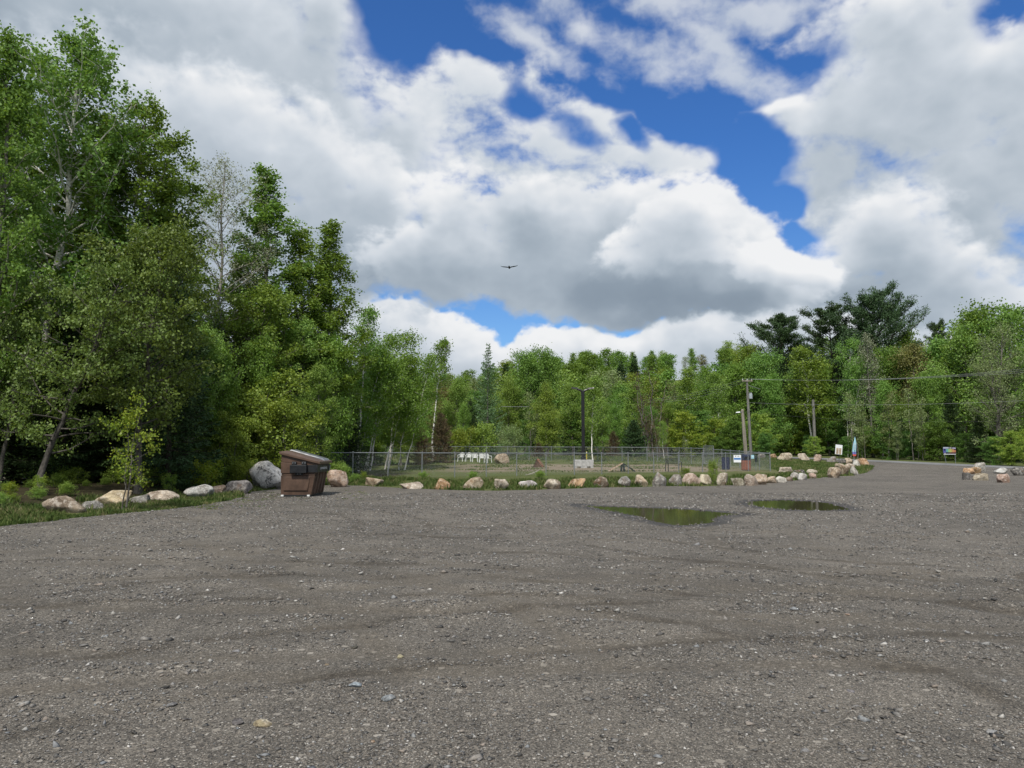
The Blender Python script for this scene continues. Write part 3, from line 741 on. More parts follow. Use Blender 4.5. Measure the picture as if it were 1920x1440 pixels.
def broadleaf(seed, H=16, r0=.17, base=.3, R0=2.6, prof='cone', nb=46, up=(.9, .35), leaf=.10, nleaf=18000, spread=.28, lean=(0, 0), wob=.25, mats=None,
              stems=1, sub=5, droop=.3, lowbranches=0, flat=0.0, clump=9, width=.8, bendup=.25, trunk_bend=(0, 0), twigs=True):
    """returns (trunk mesh, crown mesh); lean = sideways offset of the top in metres"""
    rng = np.random.default_rng(seed)
    VV, FF, b = [], [], 0
    sites, sdirs = [], []
    for st in range(stems):
        ang = rng.uniform(0, 2 * PI); off = np.array([math.cos(ang), math.sin(ang), 0]) * (0 if stems == 1 else rng.uniform(.1, .5))
        Hs = H * (1 if st == 0 else rng.uniform(.72, .97))
        ln = np.array([lean[0], lean[1]]) + (0 if stems == 1 else np.array([math.cos(ang), math.sin(ang)]) * Hs * rng.uniform(.05, .16))
        m = 14; t = np.linspace(0, 1, m)
        wx = np.cumsum(rng.normal(size=m)) * wob / math.sqrt(m); wy = np.cumsum(rng.normal(size=m)) * wob / math.sqrt(m)
        wx -= wx[0]; wy -= wy[0]
        T = np.column_stack([off[0] + ln[0] * t ** 1.1 + wx + trunk_bend[0] * np.sin(PI * t), off[1] + ln[1] * t ** 1.1 + wy + trunk_bend[1] * np.sin(PI * t), Hs * t])
        rs = r0 * (1 if st == 0 else .75) * (1 - .93 * t) ** .8 * (1 + .5 * np.exp(-t * 30))
        T[0, 2] -= .15
        b = tube_np(T, rs, 8, VV, FF, b)
        for k in range(nb // stems + lowbranches):
            u = (k + rng.uniform(0, 1)) / (nb // stems)
            tt = base + (1 - base) * (u ** .92) * .97
            if k >= nb // stems: tt = rng.uniform(base * .35, base)
            q = (tt - base) / (1 - base) if tt > base else 0.0
            if prof == 'cone': pr = (1 - q) ** .75 * min(1, .45 + 2.2 * q)
            elif prof == 'oval': pr = math.sqrt(max(0, 1 - (2 * q - .85) ** 2 / 1.4)) if q < .8 else .73 - 2.9 * (q - .8)
            elif prof == 'vase': pr = .35 + .75 * math.sin(PI * min(1, q * .9 + .12))
            elif prof == 'tuft': pr = (1 - abs(2 * q - .8)) * .6 + .45
            else: pr = 1 - q * .7
            L = R0 * max(pr, .16) * rng.uniform(.6, 1.2) * (1 if st == 0 else .85)
            if k >= nb // stems: L *= rng.uniform(.4, .7)
            az = k * 2.39996 + rng.uniform(-.5, .5)
            e = up[0] * q + up[1] * (1 - q) + rng.normal() * .14
            p0 = np.array([np.interp(tt, t, T[:, c]) for c in range(3)])
            d0 = np.array([math.cos(az) * math.cos(e), math.sin(az) * math.cos(e), math.sin(e)])
            B = curve(p0, d0, L, 6, rng, (0, 0, bendup), .35)
            rb = np.interp(tt, t, rs) * .45
            rb = min(rb, .02 + L * .014)
            b = tube_np(B, rb * np.linspace(1, .22, 6), 5, VV, FF, b)
            ns = max(2, int(sub * (.5 + L / R0)))
            for s in range(ns):
                f = rng.uniform(.22, 1.0)
                p1 = np.array([np.interp(f, np.linspace(0, 1, 6), B[:, c]) for c in range(3)])
                dd = unit(B[-1] - B[0]) * .7 + rng.normal(size=3) * np.array([.75, .75, .55]) + np.array([0, 0, .12])
                L1 = L * rng.uniform(.22, .48) * (1.15 - .5 * f)
                S = curve(p1, unit(dd), L1, 4, rng, (0, 0, .1), .4)
                if twigs: b = tube_np(S, rb * .38 * np.linspace(1, .25, 4), 3, VV, FF, b)
                nn = max(2, int(3 + L1 / .22))
                w = rng.uniform(.25, 1.05, nn)
                Q = np.stack([np.interp(w, np.linspace(0, 1, 4), S[:, c]) for c in range(3)], -1)
                sites.append(Q); sdirs.append(np.repeat(unit(dd)[None], nn, 0))
            nn = 3; w = rng.uniform(.7, 1.05, nn)
            sites.append(np.stack([np.interp(w, np.linspace(0, 1, 6), B[:, c]) for c in range(3)], -1)); sdirs.append(np.repeat(unit(d0)[None], nn, 0))
    S = np.concatenate(sites); D = np.concatenate(sdirs)
    # leaves sit in clumps round the twig sites; some sites carry many, some few
    wgt = rng.gamma(.75, 1.0, len(S)); idx = rng.choice(len(S), nleaf, p=wgt / wgt.sum())
    P = S[idx] + rng.normal(size=(nleaf, 3)) * spread * np.array([1, 1, .8 * (1 - flat)])
    LV, LF = leaves_np(P, leaf, rng, droop, width, None, flat)
    tm, lm = mats
    return mk_mesh('trunk', np.concatenate(VV), np.concatenate(FF), [tm], True), mk_mesh('crown', LV, LF, [lm])

def spruce(seed, H=12, R0=2.4, nwh=34, lay=.24, mats=None, needles=15000, base=.03, droop=.25, nsz=(.20, .07), ragged=.25):
    rng = np.random.default_rng(seed)
    VV, FF, b = [], [], 0
    t = np.linspace(0, 1, 10); wx = np.cumsum(rng.normal(size=10)) * .03
    T = np.column_stack([wx - wx[0], 0 * t, H * t]); T[0, 2] -= .15
    b = tube_np(T, (.035 + .010 * H) * (1 - .96 * t), 7, VV, FF, b)
    PP, DD = [], []
    for k in range(nwh):
        u = (k + rng.uniform(-.2, .2)) / nwh
        u = min(max(u, 0), 1); z = H * (base + (1 - base) * u ** .93 * .99)
        Lm = R0 * ((1 - u) ** .82) * (1 - .3 * math.exp(-u * 20)) + .10
        nbr = 8 if u < .8 else 5
        a0 = rng.uniform(0, 6.28)
        for j in range(nbr):
            az = a0 + j * 2 * PI / nbr + rng.uniform(-.3, .3)
            L = Lm * rng.uniform(1 - ragged * 1.3, 1 + ragged)
            e = -.28 + .9 * u + rng.normal() * .1
            d0 = np.array([math.cos(az) * math.cos(e), math.sin(az) * math.cos(e), math.sin(e)])
            B = curve([np.interp(z / H, t, T[:, 0]), 0, z], d0, L, 5, rng, (0, 0, droop + .15), .12)
            b = tube_np(B, (.008 + .006 * L) * np.linspace(1, .3, 5), 4, VV, FF, b)
            # flat fans of side twigs hanging a little
            n = int(max(6, needles / (nwh * 7.2) * (L / (R0 * .55))))
            f = rng.uniform(.12, 1.02, n) ** .8
            Q = np.stack([np.interp(f, np.linspace(0, 1, 5), B[:, c]) for c in range(3)], -1)
            side = unit(np.cross(B[-1] - B[0], [0, 0, 1.]))
            wfan = L * .30 * (1.05 - .75 * f) + .04
            sv = rng.uniform(-1, 1, n)
            Q = Q + side * (sv * wfan)[:, None] + np.array([0, 0, -1.]) * (np.abs(sv) * wfan * .35 + rng.uniform(0, .10, n))[:, None] + rng.normal(size=(n, 3)) * .03
            PP.append(Q); DD.append(unit(B[-1] - B[0])[None] * .8 + side[None] * sv[:, None] * .9 + np.array([0, 0, -.25]))
    P = np.concatenate(PP); D = np.concatenate(DD)
    LV, LF = leaves_np(P, nsz[0], rng, .05, nsz[1] / nsz[0], D * 1.4)
    return mk_mesh('trunk', np.concatenate(VV), np.concatenate(FF), [mats[0]], True), mk_mesh('crown', LV, LF, [mats[1]])

def pine(seed, H=22, R0=5.0, base=.35, nb=44, mats=None, needles=20000, lop=0.0, rise=.95, turn=.55):
    """white pine: long limbs that turn up, needles in flat plates near their ends"""
    rng = np.random.default_rng(seed)
    VV, FF, b = [], [], 0
    t = np.linspace(0, 1, 12); wx = np.cumsum(rng.normal(size=12)) * .12
    T = np.column_stack([wx - wx[0], 0 * t, H * t]); T[0, 2] -= .2
    b = tube_np(T, .34 * (1 - .93 * t) ** .9, 8, VV, FF, b)
    PP, DD = [], []
    per = needles // (nb * 12)
    for k in range(nb):
        u = (k + rng.uniform(0, .6)) / nb; tt = base + (1 - base) * u * .98
        pr = math.sin(PI * (.22 + .62 * u)) ** 1.0 * (1 - .35 * max(0, u - .75) / .25)
        az = k * 2.39996 + rng.uniform(-.5, .5)
        L = R0 * pr * rng.uniform(.55, 1.15) * (1 + lop * math.cos(az))
        e = -.05 + rise * u ** 1.2 + rng.normal() * .10
        d0 = np.array([math.cos(az) * math.cos(e), math.sin(az) * math.cos(e), math.sin(e)])
        B = curve([np.interp(tt, t, T[:, 0]), 0, H * tt], d0, L, 7, rng, (0, 0, turn), .15)
        b = tube_np(B, (.02 + .014 * L) * np.linspace(1, .25, 7), 5, VV, FF, b)
        for s in range(13):
            f = rng.uniform(.22, 1.0); 
            p1 = np.array([np.interp(f, np.linspace(0, 1, 7), B[:, c]) for c in range(3)])
            side = unit(np.cross(B[-1] - B[0], [0, 0, 1.])) * rng.choice([-1, 1])
            dd = unit(unit(B[-1] - B[0]) * .8 + side * rng.uniform(.2, .9) + np.array([0, 0, .25]))
            L1 = L * rng.uniform(.16, .34)
            S = curve(p1, dd, L1, 4, rng, (0, 0, .35), .2)
            b = tube_np(S, .018 * np.linspace(1, .4, 4), 3, VV, FF, b)
            f2 = rng.uniform(.3, 1.05, per)
            Q = np.stack([np.interp(f2, np.linspace(0, 1, 4), S[:, c]) for c in range(3)], -1) + rng.normal(size=(per, 3)) * np.array([.32, .32, .09])
            PP.append(Q); DD.append(np.repeat(dd[None], per, 0) * .5 + np.array([0, 0, .35]))
    P = np.concatenate(PP); D = np.concatenate(DD)
    LV, LF = leaves_np(P, .34, rng, 0, .30, D)
    return mk_mesh('trunk', np.concatenate(VV), np.concatenate(FF), [mats[0]], True), mk_mesh('crown', LV, LF, [mats[1]])

PROTO = {}
def proto(key):
    """tree models are made once; every tree of that kind shares the meshes"""
    if key in PROTO: return PROTO[key]
    B, S, P_ = broadleaf, spruce, pine
    A, BI, GR, DK = M_BARK_ASPEN, M_BARK_BIRCH, M_BARK_GREY, M_BARK_DARK
    D = {
        'poplar_a': (18, lambda: B(1, 18, .19, .22, 3.9, 'oval', 84, (.95, .30), .125, 36000, .16, (1.2, 0), .35, (BI, L_ASPEN), sub=6)),
        'poplar_b': (18, lambda: B(2, 18, .18, .22, 3.6, 'oval', 80, (.95, .3), .125, 34000, .16, (.3, .2), .35, (A, L_ASPEN), sub=6)),
        'poplar_c': (16, lambda: B(3, 16, .16, .18, 3.0, 'cone', 74, (.85, .3), .115, 24000, .15, (.3, 0), .25, (A, L_ASPEN), sub=6)),
        'poplar_d': (14, lambda: B(4, 14, .14, .15, 2.9, 'cone', 70, (.8, .25), .115, 22000, .15, (-.2, .2), .25, (A, L_ASPEN2), sub=6)),
        'bare_aspen': (16, lambda: B(5, 16, .10, .3, 2.7, 'oval', 60, (1.1, .6), .085, 9500, .16, (0, 0), .2, (M_BARK_PALE, L_GREY), sub=8, width=.5)),
        'leaning_alder': (7.4, lambda: B(6, 7.4, .10, .16, 2.5, 'oval', 48, (.7, .1), .092, 15000, .12, (2.3, .2), .22, (M_BARK_ALDER, L_OLIVE), sub=6, droop=1.1, bendup=.05, trunk_bend=(-.25, 0))),
        'olive_alder': (8, lambda: B(7, 8, .10, .2, 2.3, 'oval', 52, (.9, .25), .088, 19000, .14, (.7, .2), .3, (M_BARK_ALDER, L_OLIVE), sub=6, droop=.9)),
        'fresh_aspen': (9, lambda: B(8, 9, .11, .12, 2.3, 'oval', 54, (.95, .3), .10, 21000, .13, (1.0, .1), .4, (GR, L_ASPEN2), sub=6, trunk_bend=(.5, 0))),
        'sapling': (3.3, lambda: B(9, 3.3, .028, .18, .85, 'oval', 26, (.9, .3), .075, 1500, .09, (.12, 0), .1, (GR, L_LIME), stems=2, sub=4, droop=.5)),
        'lime_bush': (1.6, lambda: B(10, 1.6, .02, .05, 1.0, 'oval', 30, (.9, .3), .085, 1900, .10, (0, 0), .1, (GR, L_LIME), stems=4, sub=3, droop=.4)),
        'olive_bush': (4.4, lambda: B(11, 4.4, .05, .04, 2.1, 'oval', 54, (.9, .25), .10, 12000, .13, (0, 0), .2, (GR, L_YELLOW), stems=4, sub=6, droop=.6)),
        'birch_a': (10, lambda: B(12, 10, .055, .28, 2.2, 'oval', 54, (1.0, .5), .115, 13000, .24, (1.4, 0), .25, (BI, L_BIRCH), stems=3, sub=5)),
        'birch_b': (10, lambda: B(13, 10, .05, .25, 1.9, 'oval', 48, (1.0, .5), .115, 12000, .24, (.9, .3), .25, (BI, L_BIRCH), stems=2, sub=5)),
        'birch_top': (11, lambda: B(14, 11, .085, .60, 1.35, 'oval', 36, (.9, .45), .13, 4600, .20, (.75, 0), .15, (BI, L_ASPEN), sub=5, lowbranches=6)),
        'birch_thin': (10, lambda: B(15, 10, .075, .30, 1.6, 'oval', 40, (1.0, .5), .14, 6500, .22, (.3, 0), .3, (BI, L_ASPEN2), sub=5)),
        'maple_a': (11, lambda: B(16, 11, .15, .14, 3.1, 'oval', 60, (.9, .2), .17, 15000, .34, (.2, 0), .3, (GR, L_MAPLE), sub=5)),
        'maple_b': (11, lambda: B(17, 11, .15, .12, 2.7, 'oval', 60, (.9, .3), .17, 14000, .32, (-.3, 0), .3, (GR, L_BIRCH), sub=5)),
        'maple_c': (12, lambda: B(18, 12, .16, .15, 2.9, 'vase', 60, (1.0, .3), .17, 14000, .34, (0, .3), .3, (GR, L_ASPEN2), sub=5)),
        'maple_dark': (7, lambda: B(19, 7, .10, .06, 2.7, 'oval', 52, (.5, .02), .18, 11000, .26, (.2, 0), .25, (DK, L_DKMAPLE), sub=5, flat=.55, bendup=.0)),
        'maple_lime': (6.5, lambda: B(20, 6.5, .09, .06, 2.5, 'oval', 48, (.45, .0), .17, 9500, .22, (0, 0), .25, (DK, L_LIME), sub=5, flat=.6, bendup=.0)),
        'russet_maple': (11, lambda: B(21, 11, .14, .2, 2.6, 'oval', 56, (1.0, .3), .15, 11000, .30, (0, 0), .3, (GR, L_RED), sub=5)),
        'olive_cone': (9, lambda: B(22, 9, .09, .06, 2.9, 'cone', 64, (.9, .2), .125, 15000, .24, (0, 0), .2, (GR, L_YELLOW), sub=5, stems=2)),
        'silver_poplar': (14, lambda: B(23, 14, .13, .35, 2.0, 'oval', 50, (1.0, .6), .12, 4200, .20, (0, 0), .2, (GR, L_GREY), sub=6, lowbranches=14)),
        'silver_sapling': (7, lambda: B(24, 7, .05, .2, 1.2, 'oval', 34, (1.0, .5), .12, 2600, .18, (.2, 0), .2, (GR, L_GREYGR), sub=4, stems=2)),
        'grey_poplar': (15, lambda: B(25, 15, .24, .16, 4.4, 'vase', 66, (1.1, .35), .13, 15000, .28, (0, 0), .5, (GR, L_GREYGR), sub=7, stems=2)),
        'bare_shrub': (6, lambda: B(26, 6, .05, .05, 1.0, 'col', 80, (1.2, .9), .09, 3800, .12, (0, 0), .2, (M_BARK_GREY, L_BROWN), sub=7, stems=5, width=.35)),
        'willow': (3.0, lambda: B(27, 3.0, .04, .05, 1.7, 'oval', 50, (1.1, .4), .13, 5200, .16, (0, 0), .1, (GR, L_WILLOW), stems=5, sub=4, width=.35)),
        'shrub': (2.4, lambda: B(28, 2.4, .03, .05, 1.2, 'oval', 40, (1.0, .4), .11, 3600, .16, (0, 0), .1, (GR, L_YELLOW), stems=4, sub=4)),
        'green_shrub': (2.0, lambda: B(29, 2.0, .03, .05, 1.2, 'oval', 40, (1.0, .4), .10, 3600, .15, (0, 0), .1, (GR, L_ASPEN2), stems=4, sub=4)),
        'far_a': (12, lambda: B(30, 12, .12, .25, 2.7, 'oval', 34, (.95, .3), .30, 3000, .42, (0, 0), .3, (GR, L_MAPLE), sub=4, twigs=False)),
        'far_b': (12, lambda: B(31, 12, .12, .22, 2.3, 'cone', 34, (1.0, .4), .28, 3000, .38, (0, 0), .3, (BI, L_BIRCH), sub=4, twigs=False)),
        'far_c': (12, lambda: B(32, 12, .12, .25, 2.8, 'vase', 34, (1.0, .3), .28, 2600, .42, (0, 0), .3, (GR, L_YELLOW), sub=4, twigs=False)),
        'far_d': (12, lambda: B(33, 12, .12, .3, 2.5, 'oval', 40, (1.1, .5), .20, 1900, .36, (0, 0), .3, (GR, L_GREYGR), sub=5)),
        'far_e': (12, lambda: B(34, 12, .12, .22, 2.5, 'oval', 34, (1.0, .3), .27, 2800, .38, (0, 0), .3, (GR, L_RED), sub=4, twigs=False)),
        'spruce_a': (12, lambda: S(40, 12, 2.5, 34, mats=(DK, L_SPRUCE), needles=19000)),
        'spruce_b': (12, lambda: S(41, 12, 2.1, 32, mats=(DK, L_SPRUCE), needles=17000, ragged=.4)),
        'spruce_small': (5, lambda: S(42, 5, 1.9, 22, mats=(DK, L_SPRUCE), needles=9000, nsz=(.2, .08))),
        'spruce_far': (12, lambda: S(43, 12, 2.0, 24, mats=(DK, L_SPRUCE), needles=3500, nsz=(.42, .2), ragged=.35)),
        'brown_spruce': (6, lambda: S(44, 6, 1.9, 22, mats=(DK, L_BROWN), needles=8000, nsz=(.24, .05), ragged=.4)),
        'tamarack': (13, lambda: S(45, 13, 2.1, 36, mats=(GR, L_LARCH), needles=9500, nsz=(.18, .08), ragged=.5, droop=.3)),
        'pine_a': (22, lambda: P_(50, 22, 6.0, .22, 62, (DK, L_PINE), 46000, .15, .65, .30)),
        'pine_b': (22, lambda: P_(51, 22, 5.4, .22, 58, (DK, L_PINE), 42000, -.25, .55, .28)),
        'pine_c': (22, lambda: P_(52, 22, 7.4, .26, 66, (DK, L_PINE), 54000, .15, .85, .45)),
    }
    H, f = D[key]
    PROTO[key] = (H, f())
    return PROTO[key]

KINDNAME = {'poplar': 'poplar_tree', 'bare_aspen': 'aspen_tree', 'leaning_alder': 'alder_tree', 'olive_alder': 'alder_tree', 'fresh_aspen': 'aspen_tree', 'sapling': 'sapling',
            'lime_bush': 'bush', 'olive_bush': 'bush', 'birch': 'birch_tree', 'maple': 'maple_tree', 'russet': 'maple_tree', 'olive_cone': 'aspen_tree', 'silver_poplar': 'poplar_tree',
            'silver_sapling': 'sapling', 'grey_poplar': 'poplar_tree', 'bare_shrub': 'shrub', 'willow': 'willow_bush', 'shrub': 'shrub', 'green_shrub': 'shrub', 'far_': 'broadleaf_tree',
            'spruce': 'spruce_tree', 'brown_spruce': 'spruce_tree', 'tamarack': 'tamarack_tree', 'pine': 'pine_tree'}
def plant(key, px, Y, top, label, wide=1.0, rz=None, group=None, cat=None):
    """a tree standing on the ground at distance Y; its height from the pixel row of its top"""
    x, y, z = on(px, Y)
    return plant_xy(key, x, y, Z(top, Y) - z, label, wide, rz, group)

TREERND = random.Random(77)
def plant_xy(key, x, y, H, label, wide=1.0, rz=None, group=None, bare_name=None, whole=False):
    H0, (tm, cm) = proto(key)
    nm = next(v for k, v in sorted(KINDNAME.items(), key=lambda kv: -len(kv[0])) if key.startswith(k))
    s = H / H0
    o = empty(nm, (x, y, hz(x, y) - .03), TREERND.uniform(0, 6.28) if rz is None else rz, (s * wide, s * wide, s))
    tag(o, label, {'bush': 'bush', 'shrub': 'shrub', 'willow_bush': 'bush', 'sapling': 'sapling'}.get(nm, 'tree'), group)
    link('trunk', tm, o); link('crown', cm, o)
    return o
# ------------------------------------------------------------------ the left wood
GL = 'trees of the left wood'
plant('poplar_a', 60, 28, 92, 'tallest poplar with a spotted pale trunk leaning right, top of the left wood', 1.1, 0, GL)
plant('poplar_b', 235, 30, 200, 'tall poplar just right of the tallest one, its crown sloping down to the right', 1.2, 1.0, GL)
plant('poplar_c', -15, 24, 62, 'tall poplar cut off by the left edge of the photo', .9, 2.0, GL)
plant('poplar_b', 20, 30, 185, 'tall poplar filling the gap between the edge tree and the tallest poplar', 1.0, 3.1, GL)
plant('poplar_d', 296, 31, 322, 'poplar with a dense rounded top beside the almost bare aspen', 1.25, .6, GL)
plant('poplar_d', 170, 31, 215, 'dense poplar behind the tallest one, filling its lower crown', 1.25, 1.9, GL)
plant('bare_aspen', 396, 37, 305, 'almost bare grey aspen standing out against the cloud', 1.35, .4, GL)
plant('poplar_c', 492, 39, 308, 'narrow pointed poplar, the tallest right of the bare aspen', 1.4, 1.3, GL)
plant('poplar_d', 552, 40, 425, 'poplar at the right shoulder of the narrow pointed poplar', 1.35, 4.0, GL)
plant('poplar_d', 440, 39, 478, 'mid green poplar under the bare aspen', 1.15, 5.0, GL)
plant('poplar_c', 624, 42, 415, 'slender poplar at the right end of the tall left wood', 1.35, 2.4, GL)
plant('poplar_d', 590, 41, 540, 'shorter poplar between the two pointed ones', 1.4, .2, GL)
plant('birch_top', 672, 47, 578, 'little poplar with see-through crown above the birch clump', .85, 1.0, GL)
plant('poplar_d', 395, 37, 560, 'leafy poplar behind the olive alder', 1.0, 2.9, GL)
plant('fresh_aspen', 440, 36.5, 545, 'bright green aspen with a long grey trunk leaning right', 1.1, 0, GL)
plant('fresh_aspen', 545, 38, 600, 'fresh green aspen standing behind the dumpster bushes', 1.0, 1.4, GL)
plant('maple_b', 610, 40, 640, 'small leafy tree beside the dark spruce above the fence end', .8, 3.3, GL)
plant('leaning_alder', 80, 22.5, 500, 'olive leaved alder leaning right, nearest tree in the left wood', 1.0, 0, GL)
plant('olive_alder', 262, 24.5, 450, 'upright olive alder with drooping leaves right of the leaning one', 1.0, .3, GL)
plant('olive_alder', 0, 24, 520, 'olive leaved alder at the left edge of the photo', .8, 2.6, GL)
plant('sapling', 236, 19.6, 748, 'bright green sapling in front of the verge boulders', 1.0, 0, GL, 'sapling')
for i, (key, px, Y, top, lb, wd) in enumerate([
    ('spruce_a', 318, 27.5, 470, 'dark spruce right behind the upright olive alder', 1.0),
    ('spruce_b', 205, 28, 520, 'dark spruce behind the bright green sapling', 1.15),
    ('spruce_a', 118, 27, 590, 'dark spruce behind the leaning alder', 1.2),
    ('spruce_b', 22, 27, 560, 'dark spruce at the left edge under the poplars', 1.2),
    ('spruce_a', -70, 26, 480, 'dark spruce cut by the left edge', 1.1),
    ('spruce_b', 415, 38, 620, 'dark spruce half hidden by the fresh aspen', 1.1),
    ('spruce_a', 505, 39, 650, 'dark spruce behind the yellow-green bush', 1.1),
    ('spruce_b', 612, 41, 690, 'dark spruce above the dumpster', 1.25),
    ('spruce_a', 655, 43, 735, 'dark spruce at the left end of the chain-link fence', 1.2)]):
    plant(key, px, Y, top, lb, wd, i * 1.7, 'spruces in the left wood')
for i, (key, px, Y, top) in enumerate([('spruce_far', -120, 35, 380), ('maple_dark', 60, 36, 640), ('spruce_far', 150, 40, 420), ('spruce_far', 270, 40, 480), ('maple_dark', 340, 37, 660), ('maple_dark', 200, 35, 680),
        ('spruce_far', 60, 42, 350), ('spruce_far', 370, 44, 560), ('spruce_far', 460, 46, 560), ('spruce_far', 540, 48, 590), ('maple_dark', 460, 41, 690), ('maple_dark', 560, 46, 720), ('maple_dark', -30, 34, 650),
        ('spruce_far', 600, 52, 640), ('spruce_far', 650, 56, 690), ('maple_dark', 640, 54, 760), ('maple_dark', 120, 46, 560), ('maple_dark', 420, 50, 640), ('spruce_far', 10, 48, 400), ('spruce_far', 210, 50, 450)]):
    plant(key, px, Y, top, 'dark tree deep inside the left wood, mostly hidden by the front row', 1.25, i * 1.1, 'shadowed trees deep in the left wood')
for i, (key, px, Y, top, lb, wd) in enumerate([('fresh_aspen', 345, 30, 620, 'fresh green young aspen right of the upright alder', .9), ('maple_b', 400, 31.5, 650, 'leafy young maple filling the wood left of the bright aspen', .8),
    ('fresh_aspen', 150, 29, 590, 'fresh green young aspen behind the bright green sapling', .9), ('maple_b', 500, 35, 640, 'leafy young maple behind the largest yellow-green bush', .8), ('maple_b', 95, 31, 520, 'leafy maple behind the leaning alder', .9),
    ('fresh_aspen', 590, 37, 690, 'fresh green young aspen above the dumpster', .9), ('maple_b', 15, 30, 600, 'leafy maple low at the left edge', .9), ('fresh_aspen', 640, 44, 660, 'fresh green young aspen at the start of the fence', .9), ('maple_b', 300, 33, 520, 'leafy maple in the middle of the left wood', .9)]):
    plant(key, px, Y, top, lb, wd, i * 2.3, GL)
GB = 'bushes along the left verge'
plant('olive_bush', 470, 33, 715, 'large yellow-green bush between the big boulder and the wood', 1.25, .5, GB)
plant('olive_bush', 545, 33.5, 745, 'yellow-green bush right behind the dumpster', 1.1, 2.2, GB)
plant('olive_bush', 425, 31, 775, 'yellow-green bush left of the largest one', 1.0, 3.4, GB)
plant('lime_bush', 385, 27, 868, 'low lime bush above the pale tilted slab', 1.15, .0, GB)
plant('lime_bush', 318, 26, 890, 'low lime bush behind the cream boulder', .8, 1.0, GB)
plant('lime_bush', 22, 20, 905, 'lime maple seedling at the left edge of the photo', .9, 1.9, GB)
plant('lime_bush', 78, 21.5, 893, 'lime maple seedling at the foot of the leaning alder', .9, 2.9, GB)
plant('green_shrub', 165, 25, 900, 'green undergrowth behind the tan peaked boulder', 1.2, .9, GB)
plant('green_shrub', 645, 33.5, 872, 'weedy green shrub right of the dumpster at the fence', .9, .9, GB)
plant('green_shrub', 622, 33, 868, 'weedy shrub directly behind the dumpster lid', .9, 2.9, GB)
plant('shrub', 683, 36.5, 885, 'low weeds behind the tan boulder at the fence start', .8, 2.9, GB)
plant('shrub', 455, 30, 868, 'small yellow shrub left of the big lichen boulder', .9, 1.2, GB)
# ------------------------------------------------------------------ birches and trees round the dog run
for i, (px, Y, top) in enumerate([(20, 22, 905), (60, 24, 900), (110, 24, 890), (140, 26, 880), (200, 26, 895), (225, 27, 875), (285, 27, 880), (350, 28.5, 885), (300, 29, 860), (405, 30, 870), (440, 31.5, 865), (95, 27, 850), (180, 29, 850), (255, 30, 845), (-30, 22, 880), (50, 28, 840), (30, 19.5, 925), (130, 22, 905), (75, 20.5, 915), (5, 18.5, 925)]):
    plant('green_shrub', px, Y, top, 'low green undergrowth in the shade behind the left verge boulders', 1.3, i * 1.9, 'undergrowth behind the verge boulders')
GM = 'trees behind the dog run'
plant('birch_a', 690, 50, 622, 'birch clump of white stems leaning right, left part of the round crown', 1.1, 0, GM)
plant('birch_a', 728, 54, 618, 'birch clump of white stems leaning right, middle of the round crown', 1.1, .25, GM)
plant('birch_b', 752, 52, 668, 'lower birch at the right side of the leaning birch clump', 1.1, 0, GM)
plant('birch_b', 655, 48, 655, 'birch between the left wood and the leaning clump', 1.1, .6, GM)
plant('maple_b', 700, 62, 655, 'dense tree backing the leaning birch clump', 1.1, 1.6, GM)
plant('maple_b', 765, 66, 700, 'dense green tree right behind the leaning birches', 1.0, 2.6, GM)
plant('birch_top', 812, 72, 640, 'lone birch with two thin white stems and a small high crown', 1.0, .1, GM)
plant('brown_spruce', 826, 68, 772, 'brown withered spruce at the foot of the lone birch', 1.0, .1, GM)
plant('brown_spruce', 790, 64, 800, 'brown withered spruce boughs left of the lone birch', 1.0, 1.9, GM)
plant('maple_c', 855, 98, 712, 'fresh green tree behind the white chairs', .9, 1.0, GM)
plant('russet_maple', 835, 100, 722, 'brownish tree in the gap beside the lone birch', 1.0, 1.0, GM)
plant('spruce_a', 882, 92, 745, 'dark hollow spruce above the white chairs', 1.0, .5, GM)
plant('tamarack', 914, 94, 640, 'pointed tamarack with thin blue-green boughs', .95, .5, GM)
plant('maple_b', 868, 90, 760, 'yellowish young tree left of the tamarack', .7, 2.2, GM)
plant('shrub', 905, 84, 800, 'leafy shrub poking up over the back fence', 1.1, 2.2, GM)
plant('shrub', 868, 82, 808, 'small yellowish shrub left of the dark hollow', 1.0, 1.2, GM)
plant('willow', 955, 86, 803, 'round pale willow bush at the back fence', 1.1, .2, GM)
plant('maple_a', 985, 112, 668, 'round dark green tree on the skyline right of the tamarack', .9, .3, GM)
plant('maple_a', 1020, 114, 662, 'second round dark green tree on the skyline right of the tamarack', .85, 1.3, GM)
plant('maple_c', 955, 108, 715, 'mid green tree below the skyline beside the tamarack', .9, 1.3, GM)
plant('olive_cone', 1027, 90, 715, 'olive cone-shaped aspen behind the back fence', .95, .3, GM)
plant('silver_sapling', 1000, 92, 735, 'pale blossoming tree left of the olive cone', 1.0, .3, GM)
plant('maple_dark', 1000, 96, 770, 'dark shrubby tree in the hollow left of the olive cone', .7, .3, GM)
plant('birch_thin', 1112, 70, 706, 'slim birch with a white stem right of the lamp post', 1.0, 0, GM)
plant('birch_b', 1145, 96, 735, 'birch with fresh leaves between the lamp and the small spruce', 1.0, 1.0, GM)
plant('maple_c', 1075, 100, 722, 'fresh green tree behind the lamp post', 1.0, 2.0, GM)
plant('spruce_far', 1063, 108, 760, 'dark conifer peeping out left of the lamp post', 1.0, 0, GM)
plant('birch_thin', 1188, 92, 716, 'slim birch rising from behind the small spruce', 1.2, .5, GM)
plant('spruce_small', 1190, 86, 786, 'small bushy spruce inside the birches behind the back fence', 1.05, .5, GM)
plant('brown_spruce', 1150, 88, 806, 'brown twiggy shrub left of the small bushy spruce', .9, .5, GM)
plant('bare_shrub', 1226, 88, 690, 'tall bare brown thicket between two green trees', 1.3, .5, GM)
